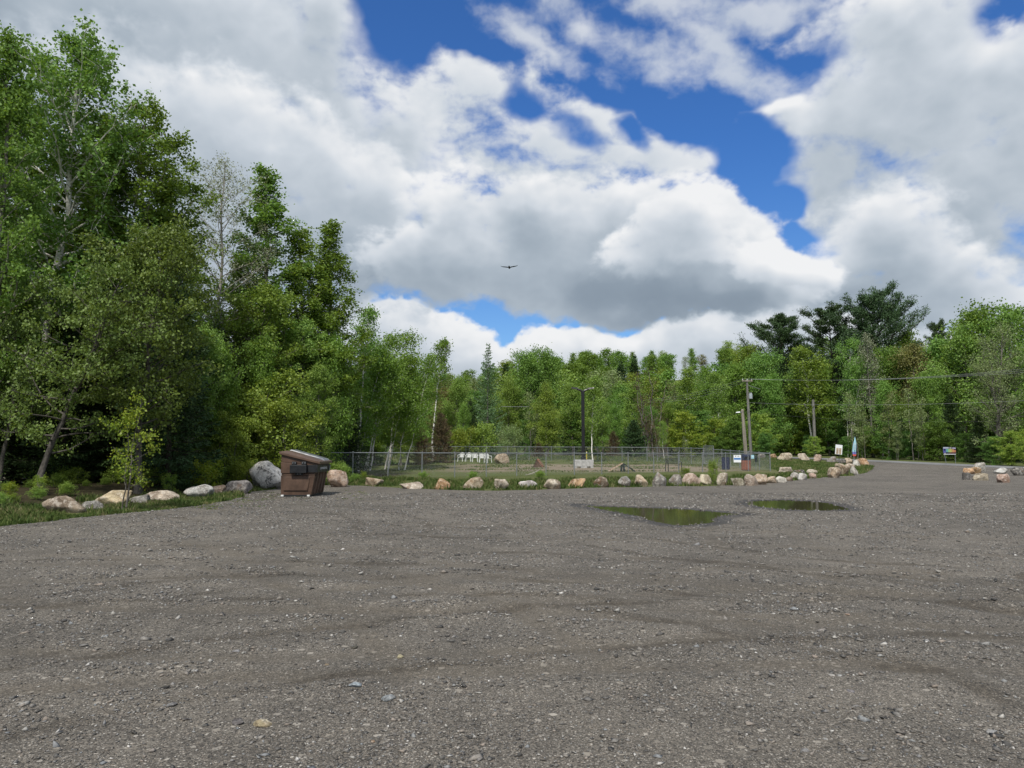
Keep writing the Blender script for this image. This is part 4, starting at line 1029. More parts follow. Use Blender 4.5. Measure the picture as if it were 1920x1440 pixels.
plant('bare_shrub', 1240, 84, 780, 'lower bare brown brush beside the tall thicket', 1.1, 2.5, GM)
plant('birch_thin', 1245, 78, 790, 'young yellowish birch at the corner of the back fence', 1.0, 1.5, GM)
plant('maple_lime', 1282, 86, 772, 'yellow-lime maple with tiered boughs left of the pole pair', 1.0, .5, GM)
plant('maple_lime', 1340, 88, 785, 'second yellow-lime maple with tiered boughs, nearer the pole pair', 1.0, 1.9, GM)
plant('maple_dark', 1312, 92, 770, 'dark green maple between the two yellow-lime ones', 1.0, 1.9, GM)
plant('birch_thin', 1290, 98, 690, 'birch showing white stems above the yellow-lime maples', 1.1, .2, GM)
plant('birch_b', 1316, 99, 684, 'twin stemmed birch above the yellow-lime maples', 1.1, 1.2, GM)
plant('birch_thin', 1350, 94, 700, 'birch with a long bare pale stem left of the pole pair', 1.1, 2.6, GM)
plant('silver_sapling', 1285, 80, 818, 'pale shrub in front of the yellow-lime maples', .9, 0, GM)
plant('brown_spruce', 1010, 84, 828, 'heap of bare brush at the back fence below the olive cone', 1.3, 0, GM)
# ------------------------------------------------------------------ the right wood along the road
GR_ = 'trees of the right wood'
plant('pine_a', 1476, 106, 600, 'leftmost of the three tall white pines', 1.0, 2.4, GR_)
plant('pine_b', 1566, 110, 585, 'middle of the three tall white pines', .95, .5, GR_)
plant('pine_c', 1645, 104, 566, 'rightmost and largest of the three tall white pines', .98, 0, GR_)
plant('pine_b', 1770, 120, 612, 'small pine tip on the skyline right of the russet maple', .5, .9, GR_)
rows = [  # key, px, Y, top, label, wide
    ('maple_c', 1400, 104, 655, 'fresh green tree behind the tall utility pole', 1.0), ('maple_b', 1375, 100, 690, 'mid green tree left of the tall utility pole', 1.0),
    ('maple_a', 1435, 100, 668, 'leafy tree under the leftmost pine', 1.0), ('maple_b', 1462, 96, 706, 'leafy tree right of the tall utility pole, below the pine', .9),
    ('birch_thin', 1522, 94, 652, 'pale green aspen in front of the gap between pines', 1.3), ('maple_c', 1500, 98, 690, 'green tree left of the pale aspen', .9),
    ('maple_b', 1556, 97, 680, 'green tree right of the pale aspen', .9), ('birch_a', 1592, 90, 632, 'leaning birch with white stems beside the silver poplar', .75),
    ('silver_poplar', 1637, 88, 628, 'silvery half bare poplar in front of the largest pine', 1.0), ('maple_a', 1675, 96, 660, 'dark leafy tree right of the silver poplar', .9),
    ('russet_maple', 1722, 94, 652, 'russet brown maple in the right wood', 1.05), ('maple_b', 1768, 92, 640, 'yellowish green tree right of the russet maple', 1.0),
    ('maple_c', 1812, 86, 615, 'tall fresh green tree left of the big grey poplar', 1.05), ('maple_a', 1850, 88, 588, 'tallest green tree at the right, behind the big grey poplar', 1.05),
    ('maple_a', 1915, 84, 585, 'tall dark green tree at the right edge of the photo', 1.0), ('maple_c', 1700, 104, 628, 'green tree on the skyline right of the largest pine', .9),
    ('maple_b', 1655, 84, 720, 'mid green tree under the silver poplar', .8), ('maple_a', 1745, 84, 705, 'dark green tree under the russet maple', .9),
    ('grey_poplar', 1872, 67, 622, 'big grey-green poplar with open branches at the right', .95), ('maple_b', 1950, 66, 640, 'tree cut by the right edge of the photo', 1.0),
    ('spruce_b', 1786, 76, 735, 'dark spruce behind the colourful sign', 1.2), ('spruce_a', 1838, 68, 775, 'dark spruce left of the big grey poplar', 1.25),
    ('spruce_b', 1600, 96, 720, 'dark conifer behind the leaning birch', 1.2), ('spruce_a', 1480, 102, 660, 'dark conifer at the foot of the leftmost pine', 1.1),
    ('spruce_b', 1690, 84, 770, 'dark spruce behind the silvery saplings', 1.2)]
for i, (k, px, Y, top, lb, wd) in enumerate(rows): plant(k, px, Y, top, lb, wd, i * 2.1 if k not in ('birch_a',) else 0, GR_)
GU = 'low maples along the far side of the road'
low = [('maple_dark', 1378, 84, 790, 'deep green low maple behind the short pole'), ('maple_lime', 1425, 90, 775, 'yellow-green low maple right of the tall pole'), ('maple_dark', 1455, 96, 800, 'deep green low maple left of the grey pole in the wood'),
       ('maple_lime', 1490, 98, 782, 'yellow-green low maple beside the grey pole in the wood'), ('maple_dark', 1435, 88, 812, 'deep green bushy maple above the row of upper boulders'), ('maple_lime', 1535, 100, 800, 'yellow-green low maple right of the grey pole in the wood'),
       ('maple_dark', 1520, 94, 815, 'deep green maple behind the cream upper boulder'), ('maple_dark', 1570, 96, 790, 'deep green maple behind the white board sign'), ('maple_dark', 1625, 88, 800, 'deep green maple right of the feather flag'),
       ('maple_lime', 1648, 86, 818, 'yellow-green maple bush right of the feather flag'), ('maple_dark', 1672, 80, 800, 'deep green maple among the silvery saplings'), ('maple_dark', 1712, 78, 808, 'deep green maple right of the silvery saplings'),
       ('maple_lime', 1742, 76, 812, 'yellow-green maple left of the colourful sign'), ('maple_dark', 1762, 74, 790, 'deep green maple behind the left leg of the colourful sign'), ('maple_dark', 1812, 70, 812, 'deep green maple right of the colourful sign'),
       ('maple_dark', 1860, 62, 818, 'deep green bush under the big grey poplar'), ('maple_lime', 1896, 61, 808, 'bright lime bush at the right edge above the road'), ('maple_lime', 1940, 58, 800, 'lime bush cut by the right edge'),
       ('maple_dark', 1590, 90, 818, 'deep green bush behind the board sign and flag'), ('maple_dark', 1408, 94, 800, 'deep green maple between the two roadside poles'), ('maple_lime', 1526, 87, 818, 'yellow-green low maple hiding the foot of the grey pole in the wood'), ('maple_dark', 1350, 84, 818, 'deep green bush behind the kennel gate')]
for i, (k, px, Y, top, lb) in enumerate(low): plant(k, px, Y, top, lb, 1.05, i * 1.3, GU)
for i, (px, Y, top, lb) in enumerate([(1605, 82, 735, 'silvery sapling behind the feather flag'), (1622, 83, 770, 'short silvery sapling right of the feather flag'), (1662, 80, 735, 'silvery sapling with two thin stems right of the flag'), (1716, 76, 728, 'tallest silvery sapling midway to the colourful sign'),
        (1736, 75, 768, 'silvery sapling nearest the colourful sign'), (1680, 78, 790, 'low silvery sapling at the road edge')]):
    plant('silver_sapling', px, Y, top, lb, 1.0, i * 2.0, 'silvery saplings by the road')
# filling the depth of the wood: darker trees behind the front rows
k = 0
rr = random.Random(5)
for Y, px0, px1, step, t0, t1 in ((106, 640, 860, 30, 735, 760), (112, 860, 1400, 34, 722, 758), (104, 1220, 1420, 40, 735, 770), (118, 1380, 1960, 42, 660, 700), (110, 1400, 1960, 46, 735, 770), (92, 1660, 1960, 44, 720, 770), (72, 1900, 2080, 50, 700, 760),
                                  (100, 1100, 1260, 38, 745, 775), (60, 640, 780, 36, 745, 780)):
    px = px0
    while px < px1:
        if Y < 60: pass
        key = rr.choice(['maple_a', 'maple_b', 'maple_dark', 'spruce_far', 'maple_c', 'maple_dark'])
        plant(key, px + rr.uniform(-12, 12), Y + rr.uniform(-3, 3), rr.uniform(t0, t1), 'green tree in the thick of the wood behind the front rows', rr.uniform(.9, 1.15), rr.uniform(0, 6), 'trees in the depth of the wood')
        px += step
# the wooded hill behind
px = -200
n = 0
for Y in (132, 148, 166, 186, 208, 232, 258, 286, 306):
    px = 560 + rr.uniform(0, 30)
    stepm = 5.6
    while px < 2080:
        x = X(px, Y) + rr.uniform(-1.5, 1.5); y = Y + rr.uniform(-7, 7)
        keep = True
        if px > 1420 and Y > 235: keep = False
        if px > 1250 and Y > 150 and rr.random() < .35: keep = False
        if keep:
            key = rr.choices(['far_a', 'far_b', 'far_c', 'far_d', 'far_e', 'spruce_far'], [36, 20, 22, 18, 3, 5])[0]
            H = rr.uniform(9, 14) * (1.1 if key == 'spruce_far' else 1)
            lab = {'far_a': 'dark green round-crowned tree on the wooded hill in the distance', 'far_b': 'light green narrow tree on the wooded hill in the distance', 'far_c': 'yellowish tree on the wooded hill in the distance',
                   'far_d': 'grey-green thin-leaved tree on the wooded hill in the distance', 'far_e': 'russet tree on the wooded hill in the distance', 'spruce_far': 'dark conifer on the wooded hill in the distance'}[key]
            plant_xy(key, x, y, H, lab, rr.uniform(1.1, 1.6), rr.uniform(0, 6.28), 'trees on the distant wooded hill'); n += 1
        px += stepm * FPX / Y * rr.uniform(.7, 1.3)
print('hill trees', n)
# ------------------------------------------------------------------ boulders
def rock_mat():
    m, nt = material('boulder_stone')
    tc = nt.n('ShaderNodeTexCoord').outputs['Object']; oi = nt.n('ShaderNodeObjectInfo')
    off = nt.vmath('ADD', tc, nt.vmath('SCALE', nt.n('ShaderNodeCombineXYZ', {0: oi.outputs['Random'], 1: oi.outputs['Random'], 2: .3}).outputs[0], scale=40))
    a = nt.noise(off, 1.8, 6, .65, .6); b = nt.noise(off, 7, 6, .7); c = nt.noise(off, 40, 4, .7)
    v = nt.voro(nt.vmath('ADD', off, nt.vmath('SCALE', nt.noise(off, 5, 3, out='Color'), scale=.25)), 2.6, 'F1', 'Distance')
    base = oi.outputs['Color']
    lite = nt.mix(.45, base, (.62, .58, .52)); dark = nt.vmath('MULTIPLY', base, (.40, .37, .35))
    col = nt.mix(nt.maprange(a, .36, .66), dark, base)
    col = nt.mix(nt.math('MULTIPLY', nt.maprange(b, .50, .62), .85), col, lite)
    col = nt.mix(nt.math('MULTIPLY', nt.maprange(nt.math('ADD', b, nt.math('MULTIPLY', c, .3)), .60, .45, 0, 1), .5), col, (.055, .05, .045))
    rust = nt.maprange(nt.noise(off, 2.7, 4, .6), .56, .68)
    col = nt.mix(nt.math('MULTIPLY', rust, .38), col, (.26, .14, .065))
    col = nt.vmath('SCALE', col, scale=nt.maprange(c, .3, .7, .62, 1.28))
    hgt = nt.math('ADD', nt.math('MULTIPLY', b, .8), nt.math('ADD', nt.math('MULTIPLY', c, .3), nt.math('MULTIPLY', v, -.5)))
    finish(nt, col, .9, nt.bump(hgt, .9, .07), .2)
    return m
M_ROCK = rock_mat()
def lichen_mat():
    m, nt = material('lichen_stone')
    tc = nt.n('ShaderNodeTexCoord').outputs['Object']
    a = nt.noise(tc, 2.2, 6, .7, .8); b = nt.noise(tc, 9, 6, .75, .5); c = nt.noise(tc, 45, 3, .7)
    col = nt.mix(nt.maprange(b, .4, .6), (.48, .45, .42), (.76, .74, .70))
    blot = nt.maprange(nt.math('MULTIPLY_ADD', b, .6, nt.math('MULTIPLY', a, .6)), .60, .68)
    col = nt.mix(nt.math('MULTIPLY', blot, .85), col, (.035, .034, .033))
    col = nt.vmath('SCALE', col, scale=nt.maprange(c, .25, .75, .75, 1.2))
    finish(nt, col, .92, nt.bump(nt.math('ADD', b, nt.math('MULTIPLY', c, .4)), .8, .06), .15)
    return m
M_LICHEN = lichen_mat()

def rock_mesh(seed, w, d, hgt, flat=.0, sub=4, peak=0.0, cuts=10, tilt=0.0):
    rng = np.random.default_rng(seed)
    bm = bmesh.new(); bmesh.ops.create_icosphere(bm, subdivisions=sub, radius=1)
    V = np.array([v.co[:] for v in bm.verts]); F = np.array([[v.index for v in f.verts] for f in bm.faces]); bm.free()
    U = unit(V)
    n = unit(rng.normal(size=(cuts, 3)) * np.array([1, 1, .9])); dd = rng.uniform(.50, .90, cuts)
    n = np.concatenate([n, [[0, 0, 1.], [0, 0, -1.]]]); dd = np.concatenate([dd, [.75 + .2 * rng.random(), .7]])
    q = U @ n.T; rr = np.where(q > .05, dd / np.maximum(q, .05), 9)
    k = 34.0; r = -np.log(np.exp(-k * np.minimum(rr, 2)).sum(1) + math.exp(-k * 1.05)) / k
    P = U * r[:, None]
    off = Vector((seed * 3.7, seed * 1.3, 0))
    disp = np.array([mfractal(Vector(p) * 1.7 + off, .9, 2.1, 5) for p in P]) * .075 + np.array([mfractal(Vector(p) * 6 + off, .7, 2.1, 4) for p in P]) * .026
    P = P * (1 + disp[:, None])
    if peak: P[:, 0] += peak * np.clip(P[:, 2], 0, 1) ; P[:, :2] *= (1 - .40 * abs(peak) * np.clip(P[:, 2:3], 0, 1))
    if tilt:
        c, s = math.cos(tilt), math.sin(tilt); P[:, 0], P[:, 2] = P[:, 0] * c - P[:, 2] * s, P[:, 0] * s + P[:, 2] * c
    lo, hi = P.min(0), P.max(0)
    P = (P - (lo + hi) / 2) / (hi - lo) * np.array([w, d, hgt * 1.22])
    P[:, 2] -= P[:, 2].min() + hgt * .22          # sunk a little into the ground
    return mk_mesh('boulder', P, F, [M_ROCK], True)

TAN = (.52, .42, .30); CREAM = (.62, .54, .43); ORG = (.52, .34, .19); GRY = (.32, .305, .285); DGR = (.16, .155, .15); WHT = (.62, .60, .56); PNK = (.54, .41, .33); BRN = (.30, .24, .185); OLV = (.33, .31, .235)
# x0, x1, top, base row in the photo, colour, peak/tilt, label
ROCKS = [
    (74, 150, 929, 962, BRN, 0, -.05, 'large brown slab with a flat grey top, nearest boulder on the left verge'),
    (138, 192, 938, 957, GRY, .2, .25, 'low grey wedge rock against the right end of the brown slab'),
    (167, 240, 918, 949, TAN, .35, 0, 'tan peaked boulder behind the brown slab'),
    (233, 274, 926, 945, GRY, 0, .2, 'grey rock behind the bright green sapling'),
    (262, 326, 919, 939, CREAM, 0, .05, 'rounded cream boulder right of the sapling'),
    (340, 395, 907, 933, WHT, .0, .30, 'pale tilted slab on the grass verge'),
    (390, 424, 908, 928, PNK, .2, 0, 'small pinkish rock right of the pale tilted slab'),
    (414, 466, 899, 927, GRY, 0, .12, 'rounded grey boulder left of the big lichen boulder'),
    (505, 560, 857, 905, OLV, .1, 0, 'greenish boulder peeping over the lichen boulder'),
    (609, 650, 879, 914, PNK, .15, 0, 'pinkish crusted boulder just right of the dumpster'),
    (681, 718, 894, 911, TAN, -.25, 0, 'tan wedge boulder, first in the fence row'),
    (745, 794, 903, 917, CREAM, 0, .03, 'long low cream block lying flat in the fence row'),
    (814, 845, 896, 918, ORG, -.3, -.1, 'bright orange boulder in the fence row'),
    (866, 907, 893, 917, TAN, .25, .05, 'broad beige boulder right of the bright orange one'),
    (925, 955, 897, 919, CREAM, -.35, 0, 'beige triangular boulder in the fence row'),
    (971, 1009, 900, 916, WHT, -.2, .15, 'jagged grey and white rock under the driftwood branch'),
    (1018, 1053, 897, 917, CREAM, -.2, 0, 'cream boulder with pink tint right of the jagged rock'),
    (1064, 1101, 896, 915, ORG, .25, .12, 'two-toned tan and orange boulder below the lamp block'),
    (1112, 1143, 892, 913, BRN, -.3, -.2, 'grey-brown leaning boulder right of the two-toned one'),
    (1159, 1186, 892, 913, GRY, 0, .05, 'square grey boulder below the plank ramp'),
    (1191, 1218, 889, 912, TAN, 0, -.1, 'rounded tan boulder right of the square grey one'),
    (1224, 1252, 884, 912, GRY, 0, 0, 'tall rounded grey boulder left of the bench'),
    (1256, 1281, 888, 911, GRY, 0, .1, 'grey block with white streaks below the bench'),
    (1280, 1317, 886, 910, PNK, .2, 0, 'wide pinkish tan boulder right of the bench'),
    (1310, 1337, 888, 909, CREAM, 0, .0, 'cream block touching the wide pinkish boulder'),
    (1345, 1369, 885, 910, CREAM, .35, 0, 'pale yellow pointed boulder right of the weedy plant'),
    (1371, 1400, 895, 911, OLV, -.3, .05, 'low olive-grey broken rock right of the pointed boulder'),
    (1397, 1425, 888, 911, BRN, -.1, .1, 'dark brown craggy boulder below the fence sign'),
    (1414, 1442, 887, 909, TAN, .1, -.15, 'brown slab leaning on the dark craggy boulder'),
    (1439, 1458, 892, 906, TAN, 0, 0, 'small tan rock past the fence corner'),
    (1454, 1477, 892, 905, WHT, .2, -.15, 'white wedge rock past the fence corner'),
    (1473, 1490, 893, 902, BRN, 0, 0, 'low brown rock between two white wedge rocks'),
    (1484, 1502, 885, 899, WHT, -.35, 0, 'white pointed rock left of the white tilted one'),
    (1497, 1516, 886, 900, WHT, 0, -.3, 'white rock tilted to the right at the end of the front row'),
    (1461, 1491, 875, 887, CREAM, 0, 0, 'long whitish boulder on the grass island'),
    (1489, 1514, 880, 889, DGR, 0, 0, 'dark grey flat rock on the grass island'),
    (1513, 1534, 879, 889, CREAM, 0, 0, 'cream angular block on the grass island'),
    (1519, 1533, 886, 897, PNK, 0, .1, 'small pinkish block under the cream angular block'),
    (1557, 1583, 875, 896, TAN, -.15, 0, 'front left boulder of the pile at the road mouth'),
    (1573, 1601, 869, 892, TAN, .1, .3, 'tall tan boulder in the middle of the pile at the road mouth'),
    (1566, 1590, 868, 879, BRN, 0, 0, 'brownish boulder at the back of the pile at the road mouth'),
    (1597, 1613, 873, 890, WHT, .15, 0, 'white-grey boulder at the right end of the pile at the road mouth'),
    (1582, 1606, 868, 879, CREAM, 0, 0, 'cream boulder topping the pile at the road mouth'),
    (1421, 1437, 850, 859, GRY, 0, 0, 'pale grey boulder just past the fence corner, upper row'),
    (1443, 1459, 850, 859, ORG, -.1, 0, 'orange-tan boulder second in the upper row'),
    (1459, 1489, 848, 863, CREAM, .25, .1, 'large wedge-shaped cream boulder in the upper row'),
    (1498, 1521, 849, 864, CREAM, -.1, 0, 'rounded cream-orange boulder in the upper row'),
    (1526, 1546, 851, 866, PNK, -.25, -.1, 'pinkish boulder leaning left in the upper row'),
    (1552, 1571, 855, 867, GRY, 0, 0, 'grey boulder with a dark left face in the upper row'),
    (1573, 1591, 860, 871, DGR, 0, -.15, 'dark grey boulder under the board sign'),
    (1581, 1603, 858, 871, TAN, .1, 0, 'tan boulder behind the feather flag pole'),
    (1601, 1617, 861, 874, WHT, 0, 0, 'whitish boulder right of the feather flag pole'),
    (1611, 1632, 858, 873, ORG, .1, 0, 'orange-tan boulder at the right end of the upper row'),
    (1828, 1853, 866, 883, WHT, .2, .1, 'pale peaked boulder at the back of the right hand pile'),
    (1809, 1832, 877, 889, ORG, 0, 0, 'orange boulder at the left of the right hand pile'),
    (1823, 1846, 875, 888, ORG, 0, .1, 'ochre boulder in the middle of the right hand pile'),
    (1807, 1833, 885, 900, DGR, -.1, .05, 'dark grey craggy boulder at the front of the right hand pile'),
    (1830, 1859, 886, 901, CREAM, 0, 0, 'cream and pink block at the front of the right hand pile'),
    (1872, 1899, 887, 905, PNK, 0, .1, 'tan boulder lying alone right of the right hand pile'),
    (1869, 1894, 876, 888, WHT, 0, 0, 'pale rock by the road near the right edge'),
    (1899, 1930, 875, 892, DGR, .1, 0, 'grey boulder cut by the right edge of the photo'),
    (926, 956, 849, 869, TAN, .0, .1, 'broad boulder inside the dog run behind the fence'),
]
for i, (x0, x1, y0, y1, col, pk, tl, lab) in enumerate(ROCKS):
    gx, gy = G((x0 + x1) / 2, y1)
    k = gy / FPX
    w = (x1 - x0) * k; hh = (y1 - y0) * k
    d = w * (.62 if w > 1.4 * hh else .85)
    me = rock_mesh(100 + i, w * .95, d, hh * .95, sub=4 if w * FPX / gy > 22 else 3, peak=pk, tilt=tl)
    o = link('boulder', me, None, (gx, gy + d * .42, hz(gx, gy) - .01))
    rr_ = random.Random(i); j = rr_.uniform(.86, 1.12)
    o.color = (col[0] * j, col[1] * j * rr_.uniform(.97, 1.03), col[2] * j * rr_.uniform(.94, 1.05), 1)
    tag(o, lab, 'boulder', 'boulders edging the lot')
# the big one behind the dumpster
gx, gy = G(500, 917); k = gy / FPX
me = rock_mesh(64, 74 * k, 56 * k, 52 * k, peak=.1, cuts=10); me.materials[0] = M_LICHEN
tag(link('boulder', me, None, (gx, gy + 20 * k, hz(gx, gy))), 'largest boulder, pale grey with black lichen, left of the dumpster', 'boulder', 'boulders edging the lot')

# ------------------------------------------------------------------ loose stones of the lot
def pebble_mat():
    m, nt = material('pebble')
    geo = nt.n('ShaderNodeNewGeometry'); tc = nt.n('ShaderNodeTexCoord').outputs['Object']
    r = geo.outputs['Random Per Island']
    col = nt.ramp(r, [(0, (.060, .058, .056)), (.15, (.10, .096, .09)), (.38, (.16, .152, .142)), (.58, (.23, .215, .195)), (.72, (.26, .22, .185)), (.80, (.21, .22, .23)), (.90, (.32, .305, .275)), (.97, (.42, .40, .37)), (1, (.55, .53, .50))])
    col = nt.vmath('SCALE', col, scale=nt.maprange(nt.noise(tc, 60, 3, .7), .3, .7, .7, 1.2))
    finish(nt, col, .85, None, .25)
    return m
M_PEB = pebble_mat()
def build_gravel():
    rng = np.random.default_rng(8)
    N = 150000
    y = 2.2 * np.exp(rng.uniform(0, 1, N) ** .9 * math.log(27 / 2.2)); x = rng.uniform(-1, 1, N) * (.78 * y + .3)
    s = np.clip(rng.lognormal(math.log(.0074), .62, N), .003, .05)
    s = s * (.62 + .38 * sstep(3, 9, y)); s = np.maximum(s, .00125 * y)
    cl = np.array([mnoise(Vector((a * .9, b * .9, 2))) + .6 * mnoise(Vector((a * 2.7, b * 2.7, 7))) for a, b in zip(x, y)])
    dt = np.min([dist_poly(t, x, y, False) for t in [TRK[i] for i in NAR]], axis=0)
    keep = inside(LOT, x, y) & (rng.random(N) < np.clip(.55 + .9 * cl, .06, 1) * np.where(dt < .12, .15, np.where(dt < .30, 1.25, 1)))
    for p in PUD: keep &= ~(inside(p, x, y) & (dist_poly(p, x, y) > np.where(s > .02, .14, .05)))
    x, y, s = x[keep], y[keep], s[keep]; n = len(x)
    octv = np.array([[1, 0, 0], [0, 1, 0], [-1, 0, 0], [0, -1, 0], [0, 0, 1], [0, 0, -1.]]) 
    of = np.array([[0, 1, 4], [1, 2, 4], [2, 3, 4], [3, 0, 4], [1, 0, 5], [2, 1, 5], [3, 2, 5], [0, 3, 5]])
    V = octv[None] * rng.uniform(.55, 1.25, (n, 6, 1)) + rng.normal(size=(n, 6, 3)) * .22
    V[:, 4, :2] += rng.normal(size=(n, 2)) * .35
    V = V * np.stack([rng.uniform(.8, 1.5, n), rng.uniform(.6, 1.1, n), rng.uniform(.35, .7, n)], -1)[:, None]
    a = rng.uniform(0, 6.28, n); c, sn = np.cos(a)[:, None], np.sin(a)[:, None]
    V = np.stack([V[..., 0] * c - V[..., 1] * sn, V[..., 0] * sn + V[..., 1] * c, V[..., 2]], -1) * s[:, None, None]
    z = h(x, y) + .006 + lot_dip(x, y) + np.array([mfractal(Vector((p * .55, q * .55, 3.3)), 1.0, 2.0, 3) for p, q in zip(x, y)]) * .012
    V += np.stack([x, y, z + s * .12], -1)[:, None]
    F = (of[None] + (np.arange(n) * 6)[:, None, None]).reshape(-1, 3)
    o = link('gravel', mk_mesh('gravel', V.reshape(-1, 3), F, [M_PEB]))
    tag(o, 'loose crushed stone and pebbles strewn over the lot', 'gravel', kind='stuff')
build_gravel()

STONES = [  # px, py, width px, colour, label
    (492, 1361, 36, (.44, .38, .25), 'yellowish flat stone, largest loose stone in the left foreground'), (751, 1231, 19, (.55, .50, .33), 'pale yellow oblong stone in the foreground gravel'),
    (667, 1294, 26, (.30, .34, .37), 'blue-grey flat stone with a dark edge in the foreground'), (729, 1315, 26, (.27, .29, .30), 'crumbly blue-grey stone right of the flat blue-grey one'),
    (445, 1358, 27, (.20, .19, .19), 'dull grey flat stone left of the yellowish one'), (443, 1223, 15, (.32, .32, .33), 'pale grey angular stone in the left foreground'),
    (322, 1326, 22, (.26, .26, .26), 'grey flake stone at the lower left'), (613, 1251, 9, (.42, .36, .26), 'small tan pebble above the blue-grey stone'),
    (666, 1217, 14, (.09, .085, .07), 'dark bark-like stone in the middle foreground'), (1560, 1271, 14, (.45, .44, .42), 'left of two white pebbles lying together at the right'),
    (1574, 1272, 14, (.42, .41, .39), 'right of two white pebbles lying together at the right'), (1595, 1299, 18, (.25, .25, .27), 'grey flat stone below the two white pebbles'),
    (1614, 1412, 17, (.36, .36, .37), 'round pale stone at the bottom right'), (1548, 1389, 13, (.36, .35, .33), 'pale wedge pebble at the bottom right'),
    (1589, 1154, 9, (.50, .37, .29), 'pinkish round pebble in the right middle gravel'), (1509, 1411, 19, (.33, .33, .33), 'pale flat pebble left of the round one at the bottom right'),
    (699, 1393, 11, (.36, .24, .15), 'orange-brown pebble near the bottom'), (1860, 1375, 22, (.28, .28, .28), 'grey slab stone in the lower right corner')]
for i, (px, py, w, c, lab) in enumerate(STONES):
    gx, gy = G(px, py); k = gy / FPX
    me = rock_mesh(300 + i, w * k, w * k * .75, w * k * .26, sub=3, cuts=7)
    o = link('stone', me, None, (gx, gy, hz(gx, gy) + .004 + float(lot_dip(np.array(gx), np.array(gy))))); o.color = (*c, 1); o.rotation_euler.z = i * .7 if w > 30 else i * 1.3
    tag(o, lab, 'stone', 'loose stones lying on the gravel')

# ------------------------------------------------------------------ grass
def grass_mat():
    m, nt = material('grass_blades')
    geo = nt.n('ShaderNodeNewGeometry'); tc = nt.n('ShaderNodeTexCoord').outputs['Object']
    f = nt.math('ADD', nt.math('MULTIPLY', geo.outputs['Random Per Island'], .55), nt.math('MULTIPLY', nt.maprange(nt.noise(tc, .8, 4, .6), .3, .7), .45))
    col = nt.ramp(f, [(0, (.040, .072, .016)), (.40, (.090, .145, .032)), (.66, (.15, .185, .055)), (.84, (.25, .22, .11)), (1, (.34, .28, .17))])
    b = nt.n('ShaderNodeBsdfPrincipled', {'Base Color': col, 'Roughness': .6, 'Specular IOR Level': .25})
    t = nt.n('ShaderNodeBsdfTranslucent', {'Color': col})
    o = nt.n('ShaderNodeOutputMaterial'); nt.t.links.new(nt.n('ShaderNodeMixShader', {0: .3, 1: b.outputs[0], 2: t.outputs[0]}).outputs[0], o.inputs[0])
    return m
M_GRASS = grass_mat()
def build_grass():
    rng = np.random.default_rng(4)
    XY, HH = [], []
    def strip(poly, n, h0, h1, thr=.0, fr=.9):
        P = np.array(poly); lo, hi = P.min(0), P.max(0)
        x = rng.uniform(lo[0], hi[0], n * 3); y = rng.uniform(lo[1], hi[1], n * 3)
        k = inside(poly, x, y) & ~inside(LOT, x, y) & ~inside(ROAD_NEAR + ROAD_FAR[::-1], x, y)
        x, y = x[k][:n], y[k][:n]
        cl = np.array([mnoise(Vector((a * fr, b * fr, 5))) + .5 * mnoise(Vector((a * fr * 3, b * fr * 3, 9))) for a, b in zip(x, y)])
        k = cl > thr; x, y, cl = x[k], y[k], cl[k]
        XY.append(np.column_stack([x, y])); HH.append(rng.uniform(h0, h1, len(x)) * (.75 + .5 * np.clip(cl, -.5, 1)))
    e = EDGE
    left = [p for p in e[:11]]
    strip(left + [(p[0] - 2.2, p[1] + 2.2) for p in left[::-1]], 52000, .05, .14, -.45)
    strip(left + [(p[0] - 3.0, p[1] + 3.0) for p in left[::-1]], 16000, .08, .26, -.05)
    front = [p for p in e[9:22]]
    strip(front + [(p[0] * 1.12 + .3, p[1] * 1.12 + .5) for p in front[::-1]], 30000, .06, .16, -.15)
    strip(front + [(p[0] * 1.28 + .6, p[1] * 1.28) for p in front[::-1]], 40000, .10, .30, -.02)
    isl = [p for p in e[21:]]
    strip(isl + [(30, 86), (20, 76), (19, 53)], 40000, .06, .20, -.15)
    strip([(-12, 44), (15, 52), (17, 54), (22, 75), (0, 82), (-22, 84)], 40000, .05, .16, .12, .35)
    strip([(-40, 86), (22, 72), (24, 84), (-40, 100)], 26000, .15, .45, -.1)
    # sparse tufts creeping on to the gravel near the dumpster
    n = 160; tx, ty = [], []
    for px, py, sp in ((455, 938, 26), (480, 934, 22), (430, 945, 20), (520, 930, 14), (660, 928, 18), (400, 950, 22), (565, 934, 10)):
        for q in range(9):
            gx, gy = G(px + rng.normal() * sp, py + rng.normal() * 4)
            m = int(rng.uniform(8, 26)); tx.append(gx + rng.normal(size=m) * .10); ty.append(gy + rng.normal(size=m) * .08)
    tx = np.concatenate(tx); ty = np.concatenate(ty); XY.append(np.column_stack([tx, ty])); HH.append(rng.uniform(.02, .07, len(tx)))
    P = np.concatenate(XY); H = np.concatenate(HH); n = len(P)
    z = h(P[:, 0], P[:, 1]) - .02
    a = rng.uniform(0, 6.28, n); w = (.006 + .00045 * P[:, 1]) * rng.uniform(.7, 1.3, n)
    base = np.column_stack([P, z]); s = np.column_stack([np.cos(a), np.sin(a), 0 * a]) * w[:, None]
    lean = rng.normal(size=(n, 2)) * .38 * H[:, None]
    tip = base + np.column_stack([lean, H]); mid = base + np.column_stack([lean * .35, H * .6])
    V = np.stack([base - s, base + s, mid + s * .7, tip, mid - s * .7], 1).reshape(-1, 3)
    F = np.arange(n * 5).reshape(n, 5)
    tag(link('grass', mk_mesh('grass', V, F, [M_GRASS])), 'rough grass growing on the verges and in the dog run', 'grass', kind='stuff')
build_grass()
